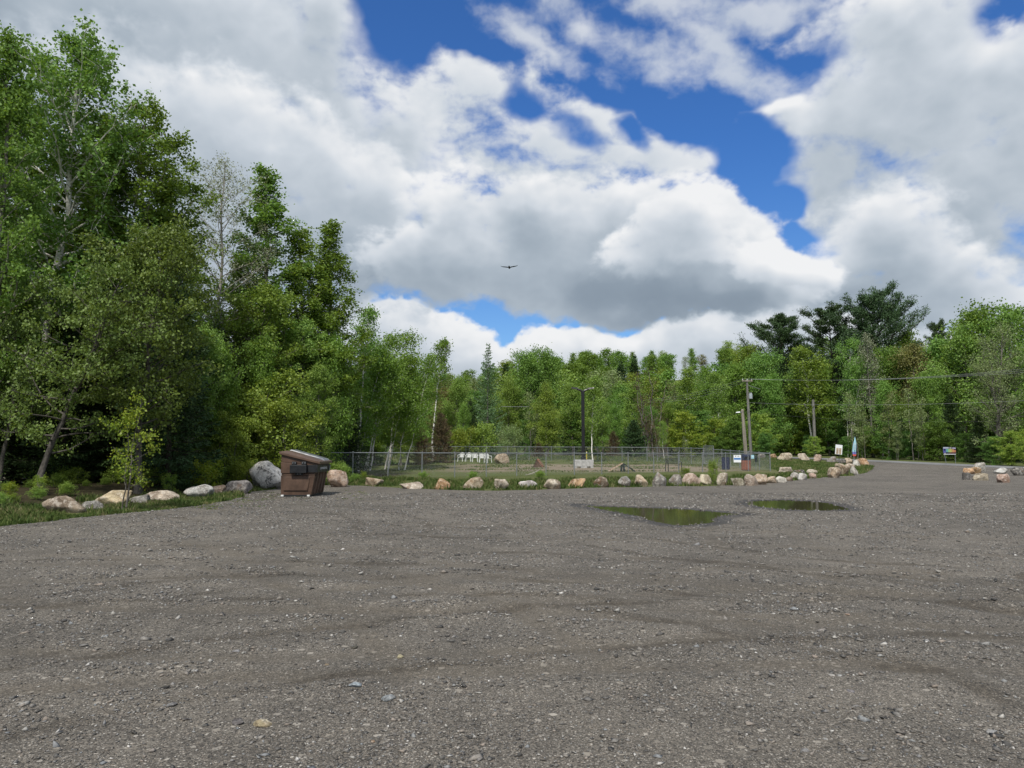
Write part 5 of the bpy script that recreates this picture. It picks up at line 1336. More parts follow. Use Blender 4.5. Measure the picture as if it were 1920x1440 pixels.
# ------------------------------------------------------------------ materials of the made things
M_BROWN = simple('brown_plastic', (.086, .051, .034), .5, .34, 2.2, bump=.15)
M_BROWN2 = simple('brown_lid_plastic', (.105, .066, .047), .42, .14, 3, bump=.1)
M_BLACKP = simple('black_plastic', (.012, .013, .015), .45, .2, 5)
M_SHEENLID = simple('sky_sheen_lid_plastic', (.15, .16, .18), .28, .12, 4, spec=.6)  # black plastic lid; the sky's reflection is put into its grey base colour
M_STEEL = simple('galvanised_steel', (.23, .245, .26), .5, .12, 5, metal=.3)
M_WIRE = simple('galvanised_wire', (.32, .34, .35), .5, .1, 5, metal=.4)
M_WHITEP = simple('white_plastic', (.72, .73, .71), .4, .06, 5)
M_BLACKM = simple('black_metal', (.012, .012, .014), .4, .2, 5)
M_CONC = simple('concrete', (.40, .40, .39), .9, .22, 5, bump=.4)
M_WOODP = bark_mat('weathered_pole', (.34, .305, .255), (.17, .15, .125), (6, 6, .5), (.35, .7))
M_WOODG = bark_mat('grey_pole', (.23, .225, .205), (.11, .105, .095), (6, 6, .5), (.35, .7))
M_PLANK = bark_mat('painted_plank', (.36, .17, .105), (.22, .10, .065), (2, 2, 2), (.4, .7))
M_PALEPLANK = bark_mat('pale_plank', (.47, .37, .27), (.30, .22, .15), (2, 2, 2), (.4, .7))
M_DKGREEN = simple('dark_green_paint', (.014, .028, .026), .55, .2, 5)
M_NAVY = simple('navy_plastic', (.018, .026, .062), .45, .15, 5)
M_SIGNW = simple('white_sign', (.80, .82, .84), .5, .03, 5)
M_SIGNB = simple('blue_sign', (.045, .19, .52), .5, .06, 5)
M_INK = simple('dark_ink', (.03, .035, .05), .6, .1, 5)
M_LBLUE = simple('light_blue_cloth', (.33, .56, .66), .8, .08, 3)
M_VIOLET = simple('violet_cloth', (.16, .17, .45), .8, .1, 3)
M_REDC = simple('red_cloth', (.52, .08, .06), .8, .1, 3)
M_YELLOW = simple('yellow_paint', (.60, .45, .06), .6, .1, 3)
M_ALU = simple('grey_transformer', (.40, .44, .47), .4, .06, 3, metal=.2)
M_GLASS = simple('lamp_lens', (.55, .57, .58), .2, .04, 3)
M_REDWOOD = bark_mat('red_slats', (.30, .125, .085), (.20, .08, .055), (3, 3, .6), (.4, .7))
M_BIRD = simple('dark_feathers', (.012, .011, .011), .8, .3, 9)
M_CABLE = simple('cable', (.24, .25, .25), .5, .05, 3)
M_CABLEK = simple('black_cable', (.012, .012, .012), .6, .05, 3)
M_DRIFT = bark_mat('driftwood', (.42, .39, .35), (.22, .2, .18), (4, 4, 4), (.4, .7))

# ------------------------------------------------------------------ dumpster
def build_dumpster():
    gx, gy = G(584, 931.5)
    t = empty('dumpster', (gx, gy, hz(gx, gy) + .01), R(1.5))
    tag(t, 'brown plastic dumpster with a sloping lid and black lifting pockets', 'dumpster')
    W = 1.80
    m = MB()
    def sec(z, xb, xf, y0, y1): return [(xb, y0, z), (xf, y0, z), (xf, y1, z), (xb, y1, z)]
    # tapered tub: base, lower wall, a step, upper wall, sloping rim
    b0 = sec(.05, -1.04, -.02, .02, W - .02); b1 = sec(.70, -1.05, .10, .0, W)
    m.hull8(b0 + b1)
    b2 = sec(.705, -1.03, .085, .02, W - .02); b3 = sec(.78, -1.035, .10, .02, W - .02); m.hull8(b2 + b3)
    b4 = sec(.78, -1.055, .115, -.004, W + .004); b5 = [(-1.06, -.01, 1.16), (.17, -.01, 1.03), (.17, W + .01, 1.03), (-1.06, W + .01, 1.16)]; m.hull8(b4 + b5)
    b6 = [(-1.05, .01, 1.165), (.16, .01, 1.035), (.16, W - .01, 1.035), (-1.05, W - .01, 1.165)]
    b7 = [(-1.06, .01, 1.44), (.20, .01, 1.10), (.20, W - .01, 1.10), (-1.06, W - .01, 1.44)]; m.hull8(b6 + b7)
    m.build('body', M_BROWN, t, bevel=.012)
    # bottom moulding: the wall sweeps in under a raised panel
    m = MB(); m.hull8([(-.95, -.022, .20), (-.14, -.022, .20), (-.14, .03, .20), (-.95, .03, .20), (-.97, -.012, .66), (-.06, -.012, .66), (-.06, .03, .66), (-.97, .03, .66)])
    m.build('side_panel', M_BROWN, t, bevel=.012)
    m = MB(); m.box((-.53, .88, .025), (1.02, 1.72, .06)); m.build('skid', M_BLACKP, t, bevel=.008)
    for y in (.30, .72, 1.14, 1.56):
        m = MB(); m.hull8([(-.02, y - .07, .08), (.035, y - .055, .08), (.035, y + .055, .08), (-.02, y + .07, .08), (.09, y - .07, .78), (.150, y - .055, .78), (.150, y + .055, .78), (.09, y + .07, .78)])
        m.build('front_rib', M_BROWN, t, bevel=.01)
    # rim under the lid
    def zl(x): return 1.47 - (x + 1.12) * (.345 / 1.40)
    def slab(x0, x1, y0, y1, lo, hi): return [(x0, y0, zl(x0) + lo), (x1, y0, zl(x1) + lo), (x1, y1, zl(x1) + lo), (x0, y1, zl(x0) + lo), (x0, y0, zl(x0) + hi), (x1, y0, zl(x1) + hi), (x1, y1, zl(x1) + hi), (x0, y1, zl(x0) + hi)]
    m = MB(); m.hull8(slab(-1.11, .27, -.06, W + .06, -.035, .05)); m.build('rim', M_BROWN2, t, bevel=.012)
    # near lid: a raised, chamfered hood
    m = MB()
    q = slab(-1.09, .22, -.04, .92, .051, .056); top = [(-.92, .14, zl(-.92) + .13), (-.06, .10, zl(-.06) + .085), (-.06, .80, zl(-.06) + .085), (-.92, .78, zl(-.92) + .13)]
    m.hull8(q[:4] + top); m.build('lid', M_BROWN2, t, bevel=.008)
    m = MB(); q = slab(-1.08, .20, .94, W + .04, .051, .06); top = [(-1.0, 1.0, zl(-1.0) + .15), (.14, 1.0, zl(.14) + .11), (.14, W - .12, zl(.14) + .11), (-1.0, W - .12, zl(-1.0) + .15)]
    m.hull8(q[:4] + top); o = m.build('lid', M_SHEENLID, t, bevel=.008); tag(o, 'black plastic lid half, sky reflection painted in as grey')
    m = MB(); m.bar((-1.10, -.02, zl(-1.1) + .03), (-1.10, W + .02, zl(-1.1) + .03), .05); m.build('hinge_rod', M_BLACKP, t)
    # lifting pockets: a black sleeve along each side, bolted above and below
    for y0, sg in ((0, -1), (W, 1)):
        m = MB(); m.box((-.435, y0 + sg * .085, .93), (.56, .17, .28)); s = m.build('lifting_pocket', M_BLACKP, t, bevel=.02)
        for bx in (-.60, -.27):
            m = MB(); m.box((bx, y0 + sg * .035, 1.12), (.16, .06, .12)); b = m.build('bracket', M_BLACKP, s, bevel=.02)
            for k in (-.04, .045):
                m = MB(); m.tube([(bx + k, y0 + sg * .064, 1.13), (bx + k, y0 + sg * .085, 1.13)], .017, 8); m.build('bolt', M_STEEL, s)
        m = MB(); m.box((-.43, y0 + sg * .03, .755), (.26, .06, .07)); m.build('bracket', M_BLACKP, s, bevel=.01)
        for k in (-.47, -.38):
            m = MB(); m.tube([(k, y0 + sg * .055, .76), (k, y0 + sg * .075, .76)], .016, 8); m.build('bolt', M_STEEL, s)
    m = MB(); m.box((.012, -.016, .935), (.33, .03, .25)); m.build('side_band', M_BLACKP, t, bevel=.006)
    m = MB(); m.box((.165, W / 2, .935), (.05, W + .06, .25)); band = m.build('front_band', M_BLACKP, t, bevel=.008)
    # worn pale lettering on the band, too small to read
    m = MB(); y = .42
    for k, wd in enumerate((.09, .10, .07, .10, .10, .08, .10)):
        x = .1925
        if k % 3 == 0: m.box((x, y, .94), (.004, .022, .07)); m.box((x, y + wd * .35, .965), (.004, wd * .6, .020)); m.box((x, y + wd * .35, .915), (.004, wd * .6, .020))
        elif k % 3 == 1: m.box((x, y, .94), (.004, .022, .07)); m.box((x, y + wd * .62, .94), (.004, .022, .07)); m.box((x, y + wd * .31, .964), (.004, wd * .5, .020))
        else: m.box((x, y + wd * .3, .966), (.004, wd * .8, .020)); m.box((x, y + wd * .3, .935), (.004, .024, .06))
        y += wd + .055
    m.build('lettering', M_SIGNW, band)
    m = MB(); m.tube([(.205, W - .10, .85), (.215, W - .09, .95), (.225, W - .06, 1.02)], .02, 6); m.build('handle', M_STEEL, t)
    for x, y in ((-.98, .0), (-.10, -.01), (-.98, W), (-.10, W)):
        m = MB(); m.box((x, y, .03), (.09, .07, .055)); m.build('foot', M_WHITEP, t, bevel=.012)
build_dumpster()

# ------------------------------------------------------------------ chain-link fences
def fence(label, A, B, nb, ht, skip=(), hts=None, first=True, last=True):
    """A, B = ends on the ground; nb bays"""
    A = Vector(A); B = Vector(B); d = (B - A); L = d.length; d.normalize()
    t = empty('chain_link_fence', (A.x, A.y, hz(A.x, A.y)), math.atan2(d.y, d.x))
    tag(t, label, 'fence', 'chain-link fences of the dog run')
    def zg(s): p = A + d * s; return hz(p.x, p.y) - hz(A.x, A.y)
    hh = lambda s: ht if hts is None else hts[0] + (hts[1] - hts[0]) * s / L
    for k in range(nb + 1):
        if (k == 0 and not first) or (k == nb and not last): continue
        s = L * k / nb; end = k in (0, nb)
        m = MB(); m.tube([(s, 0, zg(s) - .1), (s, 0, zg(s) + hh(s) + .03)], .036 if end else .029, 8); m.build('post', M_STEEL, t)
        m = MB(); m.tube([(s, 0, zg(s) + hh(s) + .03), (s, 0, zg(s) + hh(s) + .055), (s, 0, zg(s) + hh(s) + .075)], [.04, .038, .012], 8); m.build('post_cap', M_STEEL, t)
    m = MB(); m.tube([(L * k / nb, 0, zg(L * k / nb) + hh(L * k / nb)) for k in range(nb + 1)], .024, 8); m.build('top_rail', M_STEEL, t)
    # the woven wire, both diagonals
    V, F, b = [], [], 0
    p = .072; w = .0019; n = int(L / p)
    s0 = np.arange(-int(ht / p) - 2, n) * p
    H = min(hh(0), hh(L))
    for sg in (1, -1):
        st = s0 if sg == 1 else s0 + H
        a0 = np.clip(0 - st if sg == 1 else st - L, 0, H); a1 = np.clip(L - st if sg == 1 else st, 0, H)
        k = a1 - a0 > .02; st, a0, a1 = st[k], a0[k], a1[k]
        x0, x1 = st + sg * a0, st + sg * a1
        z0 = np.array([zg(q) for q in x0]) + a0 + .03; z1 = np.array([zg(q) + (hh(q) - H) * (v / H) for q, v in zip(x1, a1)]) + a1
        y = .03 * np.ones_like(x0)
        for (dx, dy) in ((w, 0), (-w * .5, w * .87), (-w * .5, -w * .87)):
            V += [np.stack([x0 + dx, y + dy, z0], -1), np.stack([x1 + dx, y + dy, z1], -1)]
        m_ = len(x0); i = np.arange(m_)
        for q in range(3):
            r = (q + 1) % 3
            F.append(np.stack([b + 2 * q * m_ + i, b + 2 * r * m_ + i, b + (2 * r + 1) * m_ + i, b + (2 * q + 1) * m_ + i], -1))
        b += 6 * m_
    link('chain_link_mesh', mk_mesh('chain_link_mesh', np.concatenate(V), np.concatenate(F), [M_WIRE]), t)
    return t
FA = G(592, 899.5); FB = (17.9, 51.0)
fence('long front chain-link fence behind the row of boulders', FA, FB, 16, 1.32, hts=(1.42, 1.20))
BL = (X(600, 88), 88.0); BR = (X(1213, 71), 71.0)
fence('back chain-link fence of the dog run under the trees', BL, BR, 16, 1.40)
KA = (X(1319, 63), 63.0); KB = (X(1338, 60.5), 60.5)
fence('short side fence from the back corner to the gate', BR, KA, 5, 1.40)
fence('side fence from the gate to the front corner', KB, FB, 6, 1.35, hts=(1.35, 1.2), last=False)
def build_gate():
    A = Vector((*KA, 0)); B = Vector((*KB, 0)); d = (B - A).normalized(); A = A + d * .06; B = B - d * .06; L = (B - A).length
    t = empty('gate', (A.x, A.y, hz(A.x, A.y)), math.atan2(d.y, d.x)); tag(t, 'tall steel framed chain-link gate in the side fence', 'gate')
    m = MB()
    for a, b in (((0, 0, .08), (0, 0, 1.62)), ((L, 0, .08), (L, 0, 1.62)), ((0, 0, 1.6), (L, 0, 1.6)), ((0, 0, .1), (L, 0, .1)), ((0, 0, .86), (L, 0, .86))): m.tube([a, b], .026, 8)
    m.build('frame', M_STEEL, t)
    m = MB(); n = int(L / .09)
    for k in range(-18, n + 1):
        for sg in (0, 1):
            x0 = k * .09; a, b = max(0, -x0), min(1.5, L - x0)
            if b - a < .05: continue
            p, q = (x0 + a, .0, .1 + a), (x0 + b, .0, .1 + b)
            if sg: p, q = (L - p[0], .004, p[2]), (L - q[0], .004, q[2])
            m.bar(p, q, .005)
    m.build('chain_link_mesh', M_WIRE, t)
    m = MB(); m.box((L - .08, -.04, .95), (.14, .04, .05)); m.build('latch', M_STEEL, t, bevel=.006)
build_gate()

# sign board on the fence
def panel_sign(name, px0, px1, py0, py1, Y, label, cat):
    x0, x1 = X(px0, Y), X(px1, Y); z0, z1 = Z(py1, Y), Z(py0, Y)
    t = empty(name, ((x0 + x1) / 2, Y, hz((x0 + x1) / 2, Y))); tag(t, label, cat)
    return t, (x1 - x0), z0 - t.location.z, z1 - t.location.z
def fy(px):
    a = (px - 960) / FPX / ray(px, 843)[1]; d = Vector((FB[0] - FA[0], FB[1] - FA[1])); 
    t = (a * FA[1] - FA[0]) / (d.x - a * d.y); return FA[1] + d.y * t
t, w, z0, z1 = panel_sign('park_sign', 1375, 1389, 853, 867, fy(1382) - .09, 'white square sign with a blue band wired to the front fence', 'sign')
m = MB(); m.box((0, 0, (z0 + z1) / 2), (w, .012, z1 - z0)); m.build('panel', M_SIGNW, t, bevel=.003)
m = MB(); m.box((.0, -.008, z0 + (z1 - z0) * .48), (w * .92, .004, (z1 - z0) * .24)); m.build('blue_band', M_SIGNB, t)
m = MB(); zz = z0 + (z1 - z0) * .84
m.box((-w * .20, -.008, zz + .012), (w * .16, .004, .030)); m.box((-w * .22, -.008, zz - .03), (w * .09, .004, .03)); m.box((w * .14, -.008, zz - .005), (w * .24, .004, .030))
for k in range(7): m.box((-w * .22 + k * w * .08, -.0105, z0 + (z1 - z0) * (.50 if k % 2 else .46)), (w * .05, .004, .012))
m.build('lettering', M_INK, t)
t, w, z0, z1 = panel_sign('notice', 1408, 1413.5, 853, 860, fy(1411) - .08, 'small pale blue notice near the front fence corner', 'sign')
m = MB(); m.box((0, 0, (z0 + z1) / 2), (w, .012, z1 - z0)); m.build('panel', M_LBLUE, t, bevel=.002)
m = MB(); m.box((0, -.008, (z0 + z1) / 2 + .03), (w * .6, .003, .03)); m.build('printing', M_SIGNW, t)
t, w, z0, z1 = panel_sign('bag_dispenser', 1415, 1419.2, 854, 866, fy(1417) + .35, 'dark green bag dispenser box on a thin post by the fence corner', 'dispenser')
m = MB(); m.box((0, 0, (z0 + z1) / 2), (w, .14, z1 - z0)); m.build('box', M_DKGREEN, t, bevel=.015)
m = MB(); m.tube([(0, .09, -.1), (0, .09, z1)], .02, 8); m.build('post', M_STEEL, t)
m = MB(); m.box((0, -.075, z0 + .12), (w * .5, .012, .05)); m.build('slot', M_BLACKP, t)

# wooden-slatted waste bin and navy barrels behind the fence
def bin_slats():
    Y = fy(1398) + 1.3; x, _, z = on(1398, Y); r = 8.2 * Y / FPX
    t = empty('waste_bin', (x, Y, z)); tag(t, 'waste bin of red slats with a dark hood, behind the front fence', 'bin')
    for k in range(16):
        a = k / 16 * 2 * PI; m = MB(); m.box((0, 0, .36), (r * .34, .025, .66)); o = m.build('slat', M_REDWOOD, t, bevel=.005, loc=(math.cos(a) * r, math.sin(a) * r, .02), rot=(0, 0, a + PI / 2))
    m = MB(); m.tube([(0, 0, .04), (0, 0, .66)], r * .90, 20); m.build('liner', M_BLACKP, t)
    m = MB(); m.tube([(0, 0, .70), (0, 0, .74), (0, 0, 1.05), (0, 0, 1.12)], [r * 1.04, r * 1.06, r * 1.0, r * .75], 20); hd = m.build('hood', M_NAVY, t, smooth=False)
    m = MB(); m.box((0, -r * 1.0, .88), (r * 1.1, .05, .16)); m.build('opening', M_BLACKP, hd)
bin_slats()
for i, (px, lb) in enumerate(((1356, 'left of two navy barrels behind the front fence'), (1364, 'right of two navy barrels behind the front fence'))):
    Y = fy(px) + 3.2; x, _, z = on(px, Y); r = 3.4 * Y / FPX
    t = empty('barrel', (x, Y, z)); tag(t, lb, 'barrel', 'navy barrels in the dog run')
    m = MB(); m.tube([(0, 0, 0), (0, 0, .05), (0, 0, .40), (0, 0, .43), (0, 0, .80), (0, 0, .88)], [r * .95, r, r * 1.02, r, r, r * .93], 18); m.build('body', M_NAVY, t)
    m = MB(); m.tube([(0, 0, .881), (0, 0, .915)], [r * .97, r * .9], 18); m.build('lid', M_BLACKP, t)

# ------------------------------------------------------------------ lamp on its concrete block
def build_lamp():
    gx, gy = G(1095, 878.5); k = gy / FPX; gy += .45
    w = 36 * k; hb = 16.5 * k
    b = empty('concrete_block', (gx, gy, hz(gx, gy) - .02)); tag(b, 'grey concrete block carrying the black lamp post', 'block')
    m = MB(); m.box((0, 0, hb * .62), (w, .8, hb * .76))
    for x in (-w * .42, 0, w * .42): m.box((x, 0, hb * .14), (w * .16 if x else w * .34, .78, hb * .28))
    m.build('body', M_CONC, b, bevel=.03)
    t = empty('street_lamp', (gx + .0, gy, hz(gx, gy) + hb - .02)); tag(t, 'black double-headed lamp post standing on a concrete block', 'street lamp')
    top = Z(733, gy) - t.location.z
    m = MB(); m.box((0, 0, .03), (.44, .44, .06)); m.tube([(0, 0, .06), (0, 0, .20), (0, 0, .24)], [.19, .17, .10], 12); m.build('base_plate', M_BLACKM, t, bevel=.006)
    m = MB(); m.box((0, 0, .2 + (top - .2) / 2), (.235, .235, top - .2)); m.build('pole', M_BLACKM, t, bevel=.02)
    for sg in (-1, 1):
        m = MB(); m.tube([(sg * .02, 0, top - .12), (sg * .14, 0, top + .03), (sg * .32, 0, top + .10), (sg * .44, 0, top + .13)], [.10, .085, .07, .06], 8); m.build('arm', M_BLACKM, t)
        m = MB(); m.hull8([(sg * .36, -.13, top + .11), (sg * .86, -.16, top + .19), (sg * .86, .16, top + .19), (sg * .36, .13, top + .11), (sg * .38, -.09, top + .24), (sg * .84, -.11, top + .28), (sg * .84, .11, top + .28), (sg * .38, .09, top + .24)])
        hd = m.build('lamp_head', M_BLACKM, t, bevel=.012)
        m = MB(); m.hull8([(sg * .45, -.10, top + .112), (sg * .80, -.11, top + .168), (sg * .80, .11, top + .168), (sg * .45, .10, top + .112), (sg * .45, -.10, top + .125), (sg * .80, -.11, top + .18), (sg * .80, .11, top + .18), (sg * .45, .10, top + .125)]); m.build('lens', M_GLASS, hd)
    o = empty('marker_stake', (gx + .30, gy + .5, hz(gx, gy + .5))); tag(o, 'short yellow stake behind the lamp base', 'stake')
    m = MB(); m.box((0, 0, .62), (.05, .03, 1.28)); m.build('stake', M_YELLOW, o, bevel=.004); m = MB(); m.box((0, -.018, 1.16), (.052, .006, .10)); m.build('band', M_SIGNW, o)
build_lamp()

# ------------------------------------------------------------------ white chairs
def make_chair():
    t = empty('plastic_chair', (0, 0, 0))
    m = MB(); m.hull8([(-.22, -.22, .40), (.22, -.22, .40), (.20, .20, .38), (-.20, .20, .38), (-.23, -.23, .43), (.23, -.23, .43), (.205, .205, .41), (-.205, .205, .41)]); m.build('seat', M_WHITEP, t, bevel=.012)
    m = MB(); m.bar((-.20, .20, .40), (-.23, .30, .80), .05, .03); m.bar((.20, .20, .40), (.23, .30, .80), .05, .03)
    m.tube([(-.23, .30, .78), (-.16, .315, .85), (0, .32, .87), (.16, .315, .85), (.23, .30, .78)], .026, 6)
    for x in (-.12, -.04, .04, .12): m.bar((x * .9, .205, .42), (x, .315, .85), .05, .014)
    m.build('backrest', M_WHITEP, t)
    for sx in (-1, 1):
        m = MB(); m.bar((sx * .215, -.20, .42), (sx * .255, -.25, 0), .05, .05); m.build('leg', M_WHITEP, t)
        m = MB(); m.bar((sx * .20, .19, .42), (sx * .23, .28, 0), .05, .05); m.build('leg', M_WHITEP, t)
        m = MB(); m.tube([(sx * .235, -.22, .41), (sx * .26, -.22, .60), (sx * .265, -.17, .645), (sx * .262, .05, .65), (sx * .23, .27, .66)], .024, 6); m.build('armrest', M_WHITEP, t)
    return t
def copy_tree(o, parent=None):
    c = o.copy(); COL.objects.link(c); c.parent = parent
    for ch in list(o.children): copy_tree(ch, c)
    return c
CH = [(864.5, 865.2, 160, 'white plastic chair at the left end of the row of five'), (878.5, 865.4, 172, 'white plastic chair second from the left in the row of five'), (890.5, 866.6, 185, 'white plastic chair in the middle of the row of five'),
      (903.5, 867.3, 190, 'white plastic chair second from the right in the row of five'), (915, 868.2, 215, 'white plastic chair turned aside at the right end of the row of five')]
ch0 = None
for px, py, a, lb in CH:
    if ch0 is None: o = ch0 = make_chair()
    else: o = copy_tree(ch0)
    gx, gy = G(px, py); o.location = (gx, gy, hz(gx, gy)); o.rotation_euler.z = R(a - 180); o.scale = (1.0, 1.0, 1.0)
    tag(o, lb, 'chair', 'white plastic chairs in the dog run')

# ------------------------------------------------------------------ agility ramps
def ramp_a():
    gx, gy = G(1008, 876); k = gy / FPX; hh = 15.5 * k; w = .55
    t = empty('agility_ramp', (gx, gy + .2, hz(gx, gy)), R(-18)); tag(t, 'small red A-frame dog ramp with slats left of the lamp', 'ramp')
    x0, x1 = -.30, .52
    m = MB(); m.hull8([(x0, -w / 2, 0), (x0 + .05, -w / 2, 0), (x0 + .05, w / 2, 0), (x0, w / 2, 0), (.0, -w / 2, hh), (.05, -w / 2, hh), (.05, w / 2, hh), (0, w / 2, hh)]); m.build('back_board', M_DKGREEN, t)
    m = MB(); m.hull8([(x1 - .04, -w / 2, 0), (x1, -w / 2, 0), (x1, w / 2, 0), (x1 - .04, w / 2, 0), (.01, -w / 2, hh), (.05, -w / 2, hh), (.05, w / 2, hh), (.01, w / 2, hh)]); m.build('front_board', M_PLANK, t)
    for q in (.12, .30, .48, .66, .84):
        x = x1 + (.05 - x1) * q + .015; m = MB(); m.box((x, 0, hh * q + .012), (.05, w * .98, .03)); m.build('cleat', M_PALEPLANK, t)
    for y in (-w / 2 - .014, w / 2 + .014):
        m = MB(); m.prism([(x0 + .04, 0.02), (x1 - .06, .02), (.03, hh * .96)], y - .01, y + .01); m.build('side_board', M_BROWN, t)
ramp_a()
def ramp_b():
    gx, gy = G(1169, 884.5); k = gy / FPX; hh = 15.5 * k; w = .5
    t = empty('agility_ramp', (gx, gy + .4, hz(gx, gy))); tag(t, 'long plank dog ramp, pale cleated on its left and dark on its right', 'ramp')
    xl, xr = -27 * k, 23 * k
    m = MB(); m.bar((xl, 0, .02), (0, 0, hh), w, .045); m.build('climbing_plank', M_PALEPLANK, t)
    m = MB(); m.bar((.01, 0, hh), (xr, 0, .02), w, .05); m.build('descending_plank', M_DKGREEN, t)
    for q in (.15, .32, .5, .68, .86):
        m = MB(); m.box((xl * (1 - q), 0, hh * q + .05), (.05, w, .03)); m.build('cleat', M_PLANK, t)
    for x in (-.10, .12):
        for y in (-.2, .2):
            m = MB(); m.bar((x, y, 0), (x * .5, y, hh - .05), .07); m.build('trestle_leg', M_DKGREEN, t)
ramp_b()
# ------------------------------------------------------------------ bench
def build_bench():
    gx, gy = G(1264, 884); k = gy / FPX; L = 27 * k
    t = empty('bench', (gx, gy + .1, hz(gx, gy)), R(8)); tag(t, 'black metal park bench with a slatted back behind the fence', 'bench')
    for q in range(6):
        m = MB(); m.box((0, -.18 + q * .085, .43), (L * .94, .06, .02)); m.build('seat_slat', M_BLACKM, t)
    m = MB(); m.tube([(-L * .47, .27, .50), (-L * .45, .32, .84), (-L * .2, .335, .88), (0, .34, .84), (L * .2, .335, .88), (L * .45, .32, .84), (L * .47, .27, .50)], .022, 6); m.tube([(-L * .46, .28, .52), (L * .46, .28, .52)], .018, 6)
    m.build('back_frame', M_BLACKM, t)
    for q in range(13):
        x = (-.42 + q * .07) * L; m = MB(); m.bar((x, .28, .52), (x, .335, .855), .035, .014); m.build('back_slat', M_BLACKM, t)
    for sx in (-1, 1):
        x = sx * L * .48
        m = MB(); m.bar((x, -.22, 0), (x, -.22, .62), .045); m.build('leg', M_BLACKM, t)
        m = MB(); m.bar((x, .30, 0), (x, .27, .52), .045); m.build('leg', M_BLACKM, t)
        m = MB(); m.tube([(x, -.24, .62), (x, 0, .66), (x, .29, .64)], .024, 6); m.build('armrest', M_BLACKM, t)
build_bench()
# driftwood branch on the rocks
gx, gy = G(1000, 897)
m = MB(); m.tube([(-.42, .12, .16), (-.1, .1, .24), (.2, .06, .36), (.42, .0, .50)], [.02, .03, .028, .012], 6); m.tube([(.1, .08, .32), (.3, .12, .30), (.52, .1, .24)], [.02, .014, .006], 5); m.tube([(.05, .08, .30), (-.06, .02, .42)], [.014, .006], 5)
o = m.build('branch', M_DRIFT, None, loc=(gx, gy + .3, hz(gx, gy))); tag(o, 'bleached driftwood branch resting on the jagged rock', 'branch')

# ------------------------------------------------------------------ utility poles and wires
def catenary(a, b, sag, n=22):
    a, b = Vector(a), Vector(b); return [a.lerp(b, k / n) - Vector((0, 0, sag * 4 * (k / n) * (1 - k / n))) for k in range(n + 1)]
Y1 = 77.0; p1 = on(1408, Y1); top1 = Z(712, Y1)
t = empty('utility_pole', p1); tag(t, 'tall grey wooden utility pole with crossarm and transformer', 'utility pole')
H1 = top1 - p1[2]; dx = X(1404, Y1) - p1[0]
m = MB(); m.tube([(0, 0, -.2), (dx * .5, 0, H1 * .5), (dx, 0, H1)], [.17, .14, .105], 10); m.build('pole', M_WOODG, t)
m = MB(); m.box((dx, -.13, H1 - .14), (1.1, .10, .12)); m.build('crossarm', M_WOODP, t, bevel=.01)
for x in (-.48, .0, .48):
    m = MB(); m.tube([(dx + x, -.13, H1 - .08), (dx + x, -.13, H1 + .02), (dx + x, -.13, H1 + .08)], [.03, .06, .03], 8); m.build('insulator', M_GLASS, t)
zt = Z(743, Y1) - p1[2]
m = MB(); m.tube([(dx + .34, -.05, zt - .28), (dx + .34, -.05, zt - .25), (dx + .34, -.05, zt + .22), (dx + .34, -.05, zt + .26)], [.15, .19, .19, .15], 14); tr = m.build('transformer', M_ALU, t)
for q in (-.06, .07):
    m = MB(); m.tube([(dx + .34 + q, -.05, zt + .26), (dx + .34 + q, -.05, zt + .40)], .03, 6); m.build('bushing', M_GLASS, tr)
m = MB(); m.box((dx + .14, -.03, zt), (.14, .08, .34)); m.build('bracket', M_STEEL, tr)
m = MB(); m.bar((dx, -.1, H1 - .55), (dx + 1.35, -.1, H1 - 1.0), .035); m.build('stay_arm', M_STEEL, t)
Y2 = 71.0; p2 = on(1399, Y2); top2 = Z(769, Y2)
t = empty('utility_pole', p2); tag(t, 'short pale wooden pole with a street light arm, left of the tall pole', 'utility pole')
H2 = top2 - p2[2]; dx2 = X(1394, Y2) - p2[0]
m = MB(); m.tube([(0, 0, -.2), (dx2 * .5, 0, H2 * .5), (dx2, 0, H2), (dx2, 0, H2 + .08)], [.19, .17, .135, .07], 10); m.build('pole', M_WOODP, t)
m = MB(); m.tube([(dx2, -.1, H2 - .22), (dx2 - .25, -.12, H2 - .20), (dx2 - .30, -.12, H2 - .2)], .025, 6); arm = m.build('lamp_arm', M_STEEL, t)
m = MB(); m.hull8([(dx2 - .68, -.2, H2 - .27), (dx2 - .28, -.19, H2 - .25), (dx2 - .28, -.05, H2 - .25), (dx2 - .68, -.04, H2 - .27), (dx2 - .62, -.17, H2 - .18), (dx2 - .28, -.16, H2 - .14), (dx2 - .28, -.08, H2 - .14), (dx2 - .62, -.07, H2 - .18)]); m.build('lamp_head', M_SIGNW, arm, bevel=.01)
Y3 = 92.0; p3 = on(1528, Y3); H3 = Z(750, Y3) - p3[2]
t = empty('utility_pole', p3); tag(t, 'grey wooden pole standing among the low maples', 'utility pole')
m = MB(); m.tube([(0, 0, -.2), (0, 0, H3)], [.21, .165], 10); m.build('pole', M_WOODG, t)
m = MB(); m.tube([(0, 0, H3), (0, 0, H3 + .06)], [.165, .03], 10); m.build('pole_top', M_WOODG, t)
m = MB(); m.box((.0, -.17, H3 - 1.1), (.10, .08, .3)); m.build('bracket', M_STEEL, t)
RE = (X(2150, 54), 54.0); LE = (X(1205, 92), 92.0)
def wire(label, a, b, sag, mat, r=.010):
    m = MB(); m.tube(catenary(a, b, sag), r, 5); o = m.build('power_line', mat); tag(o, label, 'power line', 'overhead wires')
